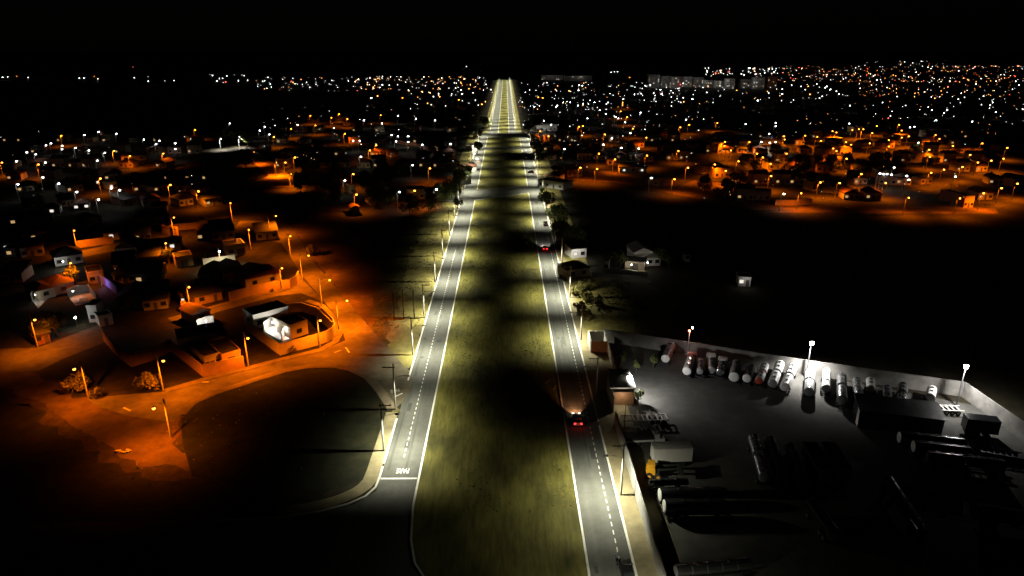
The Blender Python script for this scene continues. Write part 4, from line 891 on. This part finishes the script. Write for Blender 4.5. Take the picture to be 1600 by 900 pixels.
# ---------------------------------------------------------------- cars, motorcycle with rider
def car(loc, rz, lab, paint, tail=False, head=False, warm=None, beam=0):
    """nose toward local +Y"""
    t = thing('car', lab, 'car', loc, rz)
    prof = [(-2.05,.35),(-2.1,.75),(-1.95,1.0),(-1.2,1.05),(.9,.98),(1.85,.85),(2.08,.6),(2.05,.35)]
    def loft(profile, w0, w1, zmid):
        n = len(profile); vs = [(-(w0 if z < zmid else w1), y, z) for y, z in profile] + [((w0 if z < zmid else w1), y, z) for y, z in profile]
        fs = [(i, (i+1) % n, n + (i+1) % n, n + i) for i in range(n)]; fs += [tuple(range(n))[::-1], tuple(range(n, 2*n))]
        return vs, fs
    body = MB(); body.add(*loft(prof, .84, .8, .8)); bo = body.build('body', paint, t)
    cab = [(-1.85,1.03),(-1.45,1.42),(.1,1.47),(.95,1.0)]
    n = 4; vs = [(-.74 if z < 1.2 else -.6, y, z) for y, z in cab] + [(.74 if z < 1.2 else .6, y, z) for y, z in cab]
    g_ = MB(); g_.add(vs, [(i, (i+1) % n, n + (i+1) % n, n + i) for i in range(n)] + [(3,2,1,0),(4,5,6,7)]); g_.build('windows', 'glass', t)
    MB().box(-.6,.6,-1.42,.08,1.455,1.5).build('roof', paint, t)
    for s in (-1,1):
        wheel(t, s*.76, -1.3, .31, .2); wheel(t, s*.76, 1.25, .31, .2)
        MB().box(s*.62-.17, s*.62+.17, -2.13, -2.06, .72, .95).build('tail_light', 'tail_light' if tail else 'tank_red', t)
        MB().box(s*.6-.18, s*.6+.18, 2.0, 2.12, .62, .8).build('headlight', 'head_light' if head else 'glass', t)
        MB().box(s*.88-.09, s*.88+.09, .7, .85, .98, 1.12).build('mirror', paint, t)
    MB().box(-.25,.25,-2.13,-2.105,.5,.62).build('number_plate', 'paint', t)
    if beam:
        for s in (-1,1): light(t, (s*.6, 2.25, .7), beam, warm or (1,.85,.6), 'SPOT', .06, 60, .8, (R(82), 0, 0))
    if tail:
        for s in (-1,1): light(t, (s*.6, -2.3, .85), 7, (1,.04,.03), 'POINT', .05)
    return t
p = g(903, 667); car((p.x, p.y + 1.8, .03), 0, 'silver car with glowing red tail lights driving away on the right lane', 'car_silver', True, True, (1,.42,.18), 2600)
p = g(852, 392); car((p.x, p.y + 1.8, .03), 0, 'red lit car far up the right lane beside the dark tree mass', 'car_red', True, True, (1,.95,.85), 3500)
p = g(852.5, 352); car((p.x, p.y + 1, .03), 0, 'dark car parked at the right kerb under the trees', 'car_dark')
p = g(979, 897); car((p.x, p.y, .03), 0, 'dark car at the bottom picture edge beside the right sidewalk', 'car_dark')
p = g(746, 250); car((p.x, p.y, .03), math.pi, 'oncoming car with blazing headlights on the left lane', 'car_white', False, True, (1,.8,.55), 2600)
p = g(829, 270); car((p.x, p.y, .03), R(75), 'car crossing the right lane with a red tail light', 'car_white', True, False)
p = g(963, 878)
mt = thing('motorcycle', 'dark motorcycle riding ahead of the car at the bottom edge', 'motorcycle', (p.x, p.y, .025))
for y in (-.62, .68):
    wb = MB().tube([(-.06,y,.3),(.06,y,.3)], .3, 14).build('wheel', 'rubber', mt); MB().tube([(-.065,y,.3),(.065,y,.3)], .16, 10).build('rim', 'steel', wb)
MB().tube([(0,-.6,.55),(0,-.1,.62),(0,.35,.75)], [.13,.17,.16], 8).build('body', 'car_dark', mt); MB().box(-.14,.14,-.6,.02,.78,.86).build('seat', 'rubber', mt)
MB().tube([(0,.68,.3),(0,.5,.95)], .04, 6).tube([(-.35,.38,1.0),(0,.48,1.02),(.35,.38,1.0)], .025, 6).build('handlebar', 'steel', mt)
MB().ball((0,.6,.82), .1, 8, 5).build('headlight', 'glass', mt); MB().box(-.07,.07,-.74,-.68,.66,.74).build('tail_light', 'tank_red', mt)
def skin_person(joints, edges, rad):
    me = bpy.data.meshes.new('person'); me.from_pydata(joints, edges, []); o = bpy.data.objects.new('person', me); C.objects.link(o)
    o.modifiers.new('s', 'SKIN'); sm = o.modifiers.new('ss', 'SUBSURF'); sm.levels = 1; sm.render_levels = 1
    for i, r in enumerate(rad): me.skin_vertices[0].data[i].radius = (r, r)
    me.skin_vertices[0].data[0].use_root = True
    m2 = bpy.data.meshes.new_from_object(o.evaluated_get(bpy.context.evaluated_depsgraph_get()))
    bpy.data.objects.remove(o); m2.materials.clear(); m2.materials.append(MATS['jacket'])
    q = bpy.data.objects.new('person', m2); C.objects.link(q); return q
J = [(0,-.2,.9),(0,-.12,1.15),(0,-.02,1.38),(0,.03,1.5),(0,.06,1.66),(.2,-.03,1.36),(.3,.12,1.15),(.32,.38,1.04),(-.2,-.03,1.36),(-.3,.12,1.15),(-.32,.38,1.04),(.15,0,.86),(.2,.22,.68),(.2,.08,.34),(.2,.22,.28),(-.15,0,.86),(-.2,.22,.68),(-.2,.08,.34),(-.2,.22,.28)]
E_ = [(0,1),(1,2),(2,3),(3,4),(2,5),(5,6),(6,7),(2,8),(8,9),(9,10),(0,11),(11,12),(12,13),(13,14),(0,15),(15,16),(16,17),(17,18)]
q = skin_person(J, E_, [.15,.15,.15,.06,.1,.075,.055,.04,.075,.055,.04,.1,.08,.055,.05,.1,.08,.055,.05])
q.location = (p.x, p.y, .025); tag(q, 'rider in a light jacket and helmet sitting on the motorcycle', 'person')
MB().ball((0,.06,1.66), .15, 12, 8, 1.1).build('helmet', 'car_white', q)
# faint frame in the median
p0, p1 = g(769, 472), g(800, 472)
t = thing('goal_frame', 'faint metal frame with two posts standing in the grass median', 'frame', p0)
wdt = p1.x - p0.x
for x in (0, wdt): MB().tube([(x,0,0),(x,0,2.2)], .06, 6).build('post', 'dark_wood', t)
MB().tube([(0,0,2.2),(wdt,0,2.2)], .06, 6).build('crossbar', 'dark_wood', t)
# rough grass tufts on the median, verges and lots
tf = MB()
def tufts(n, x0, x1, y0, y1, s0, s1, keep=None):
    for _ in range(n):
        x, y = rnd.uniform(x0, x1), rnd.uniform(y0, y1)
        if keep and not keep(x, y): continue
        if mnoise.noise(Vector((x * .12, y * .05, 1.3))) < rnd.uniform(-.5, .25): continue
        s = rnd.uniform(s0, s1); h = s * rnd.uniform(.25, .5)
        for q in range(3):
            a = rnd.uniform(0, 6.28); dx, dy = math.cos(a) * s * .5, math.sin(a) * s * .5; ox, oy = rnd.uniform(-.2,.2), rnd.uniform(-.2,.2)
            tf.add([(x-dx, y-dy, .02), (x+dx, y+dy, .02), (x+dx*.6+ox, y+dy*.6+oy, .02+h), (x-dx*.7+ox, y-dy*.7+oy, .02+h*.8)], [(0,1,2,3)])
tufts(8000, XL1 + .6, XR0 - .6, 90, 324, .15, .34)
tufts(1800, XL0 - 15, XL0 - 1.2, 166, 318, .2, .5)
tufts(900, XR1 + 2.5, 40, 159, 207, .3, .7)
tufts(300, -66, -36, 98, 134, .2, .4)
struct(tf.build('grass_tufts', 'verge'), 'stuff')
# dumped rubbish by the dirt edge
p = g(193, 706); t = MB()
for i in range(9):
    x, y = rnd.uniform(-1.1,1.1), rnd.uniform(-.5,.5); t.box(x-.3, x+.25, y-.2, y+.25, .02, rnd.uniform(.15,.4))
tag(t.build('rubbish_heap', 'trash', None, p), 'small pale heap of rubbish at the edge of the dirt area', 'rubbish heap')
p = g(300-111, 622-2)

# ---------------------------------------------------------------- trees and shrubs
def tree_proto(seed, crown_r, crown_z, trunk_h, n, leafm, leaf=.42, flat=.75):
    rr = random.Random(seed); cl = []
    for _ in range(9):
        a = rr.uniform(0, 6.28); q = crown_r * rr.uniform(.25, .75)
        cl.append((Vector((q*math.cos(a), q*math.sin(a), crown_z + crown_r*flat*rr.uniform(-.55,.6))), crown_r*rr.uniform(.32,.55)))
    m = MB()
    for _ in range(n):
        c, r = rr.choice(cl); v = Vector((rr.gauss(0,1), rr.gauss(0,1), rr.gauss(0,.8))).normalized() * r * rr.uniform(.55,1.05)
        p = c + v; u = Vector((rr.gauss(0,1), rr.gauss(0,1), rr.gauss(0,1))).normalized(); w = u.cross(Vector((rr.gauss(0,1), rr.gauss(0,1), rr.gauss(0,1)))).normalized(); s = leaf*rr.uniform(.5,1.2)
        m.add([p-u*s, p-w*s*.45, p+u*s, p+w*s*.45], [(0,1,2,3)])
    tr = MB(); tr.tube([(0,0,0),(.05,.02,trunk_h*.5),(0,.08,trunk_h),(.1,0,crown_z)], [.28,.2,.16,.06], 8)
    for c, r in cl[:6]: tr.tube([(0,.05,trunk_h*.85), (c*.5 + Vector((0,0,trunk_h*.42))), c], [.12,.08,.03], 5)
    return m, tr
TP = {}
def tree(px, py, kind, lab, sc=1.0, name='tree', cat='tree', group=None):
    if kind not in TP:
        pr = {'round': (3, 3.0, 4.6, 2.6, 1500, 'leaf'), 'tall': (5, 3.6, 6.8, 4, 1900, 'leaf'), 'bush': (8, 1.5, 1.3, .5, 600, 'leaf_dry'), 'pale': (11, 1.2, 2.3, 1.5, 420, 'leaf_pale'), 'lit': (14, 2.6, 4.2, 2.4, 1300, 'leaf_pale'), 'mass': (21, 6.0, 6.4, 3, 3600, 'leaf')}[kind]
        m, tr = tree_proto(*pr[:5], pr[5], .42 if kind not in ('pale','bush') else .26)
        t = thing(name, lab, cat, group=group); m.build('crown', pr[5], t); tr.build('trunk', 'bark', t); TP[kind] = t
        KIDS[t.name] = [(c, []) for c in t.children]
    else: t = copy_tree(TP[kind], (0,0,0), 0, lab); t['category'] = cat
    t.location = g(px, py); t.rotation_euler = (0,0,rnd.uniform(0,6.28)); t.scale = (sc*rnd.uniform(.9,1.1), sc*rnd.uniform(.9,1.1), sc)
    if group: t['group'] = group
    return t
tree(118,447,'lit','yellow lit tree around a glowing street lamp')
tree(72,528,'lit','spreading orange lit tree above the brick shed',1.2)
tree(88,524,'round','dim tree right of the orange lit spreading tree',.9)
tree(228,608,'bush','round bush before the vacant lot beside a street lamp',1.5,'bush','bush')
tree(236,607,'bush','darker round bush hugging the lamp pole base',1.7,'bush','bush')
tree(120,612,'bush','pale bush below the leftmost hanging lamp',1.8,'bush','bush')
tree(150,621,'bush','dark low shrub beside the leftmost lamp pole',1.0,'bush','bush')
tree(457,551,'bush','single round shrub against the bright orange corner wall',.75,'bush','bush')
tree(425,457,'bush','tiny shrub at the orange lane wall',.5,'bush','bush')
tree(487,398,'bush','scrubby tree beside the diagonal street lamp',1.7,'bush','bush')
tree(266,412,'round','dark tree left of the small orange garage house',.8)
tree(422,358,'round','small dark tree before the far diagonal street lamp',.55)
tree(319,410,'round','dark garden tree before the pale lit wall',.5)
tree(718,300,'tall','big dark tree at the crossing on the left of the avenue',1.2)
tree(706,312,'mass','broad dark tree mass behind the left verge near the crossing',.9)
tree(690,318,'mass','broad dark tree mass farthest left near the crossing',.9)
tree(731,276,'lit','lime lit street tree with a dark heart, left of the avenue',1.1)
tree(733,280,'round','dark street tree before the lime lit one',.8)
tree(746,240,'round','dark round street tree beside the oncoming headlights',1.2)
tree(749,217,'lit','lime lit street tree by the pale shop front',1.2)
tree(757,205,'tall','dark tree where the avenue narrows on the left',1.3)
tree(763,200,'lit','lime lit tree beside the far narrow avenue',1.2)
tree(716,327,'lit','lit roadside tree just before the crossing, left verge',.8)
tree(838,247,'tall','dark tree right of the avenue beyond the crossing',1.3)
tree(846,250,'mass','broad dark crown behind the right sidewalk beyond the crossing',.9)
tree(828,212,'tall','dark tree on the right where the avenue narrows',1.3)
tree(831,222,'lit','ochre lit tree near the right avenue narrowing',1.0)
tree(853,332,'tall','black tree crown overhanging the right kerb by parked car',1.0)
tree(860,340,'lit','lime lit bush behind the black kerbside crown',.8)
tree(872,352,'mass','broad black tree mass behind the parked car',.8)
tree(880,378,'mass','broad black tree mass above the red lit car',.8)
tree(893,392,'mass','broad black tree mass beside the glaring strip light house',.8)
tree(846,304,'lit','small lime lit tree at the right kerb near the crossing',.6)
for i, (x, y, lab) in enumerate(((898,462,'straggly verge bush behind the right light pole, nearest the kerb'),(910,455,'straggly verge bush in the rough grass lot, farther back'),(918,470,'straggly verge bush in the middle of the rough grass lot'),(905,486,'straggly verge bush at the front of the rough grass lot'),(925,450,'straggly verge bush below the dark roofed house'),(932,478,'dim straggly bush at the right rim of the grass lot'),(915,500,'low straggly bush just behind the walled brown gate'))):
    tree(x, y, 'bush', lab, 1.3, 'bush', 'bush', 'straggly bushes in the rough lot')
tree(970,572,'pale','pale green sapling beside the white yard post',1.2,'sapling','sapling')
tree(994,581,'pale','pale green sapling in the middle of the yard entrance',.9,'sapling','sapling')
tree(1021,574,'pale','brownish bare looking sapling near the leftmost tanker',1.0,'sapling','sapling')
tree(996,631,'pale','thin sapling right of the gatehouse',1.0,'sapling','sapling')
tree(1004,528,'bush','dim shrub against the yard back wall',.6,'bush','bush')
for i, (x, y, s, lab) in enumerate(((965,417,.8,'spindly tree left of the villa porch'),(970,418,.7,'second spindly tree against the villa porch'),(1032,416,.9,'dark leafy tree at the right end of the villa'),(1044,417,.7,'small dark tree beyond the villa'))): tree(x, y, 'round', lab, s)
LT = [(335,222),(348,224),(356,216),(366,226),(378,222),(388,230)]
for i, (x, y) in enumerate(LT): tree(x, y, 'lit', 'yellowish lit tree of the grove by the dirt field, %s from the left' % nth(i), 1.4, group='lit grove by the dirt field')
p = g(360, 226, 9); 
far_lamp(345, 217, 'w', 'lamp hidden in the left part of the lit grove', 16000, 'lamps in the lit grove', .12); far_lamp(374, 214, 'w', 'lamp hidden in the right part of the lit grove', 16000, 'lamps in the lit grove', .12)
for hx, hy, pw in ((397,246,9000),(432,262,14000),(455,280,14000)):
    far_lamp(hx, hy - 8, 'o', 'shaded lamp above the yellow dirt field, %s one' % {397:'left',432:'middle',455:'right'}[hx], pw, 'lamps above the dirt field', .12)
dk = [(340,262),(360,270),(385,262),(350,285),(330,278),(480,250),(500,262),(470,300),(490,285),(510,300),(530,290),(520,320),(575,300),(585,325),(600,290),(610,320),(640,335),(670,330),(598,265),(625,275)]
for i, (x, y) in enumerate(dk): tree(x, y, 'mass', 'dark tree in the black woods left of the avenue, %s listed from front left' % nth(i) if False else 'dark tree of the black woods left of the avenue', rnd.uniform(.75, 1.1), group='dark trees left of the avenue')
dk2 = [(1160,262),(1180,268),(1320,262),(1340,268),(1360,266),(1380,262),(1400,268),(1280,262),(1300,268),(1260,276),(1240,282),(1430,240),(1410,252),(1210,245),(1285,300),(1305,303),(1150,300),(1130,310),(1100,300),(1250,270)]
for i, (x, y) in enumerate(dk2): tree(x, y, 'mass', 'dark tree between the houses of the orange neighbourhood', rnd.uniform(.6, .95), group='dark trees in the orange neighbourhood')
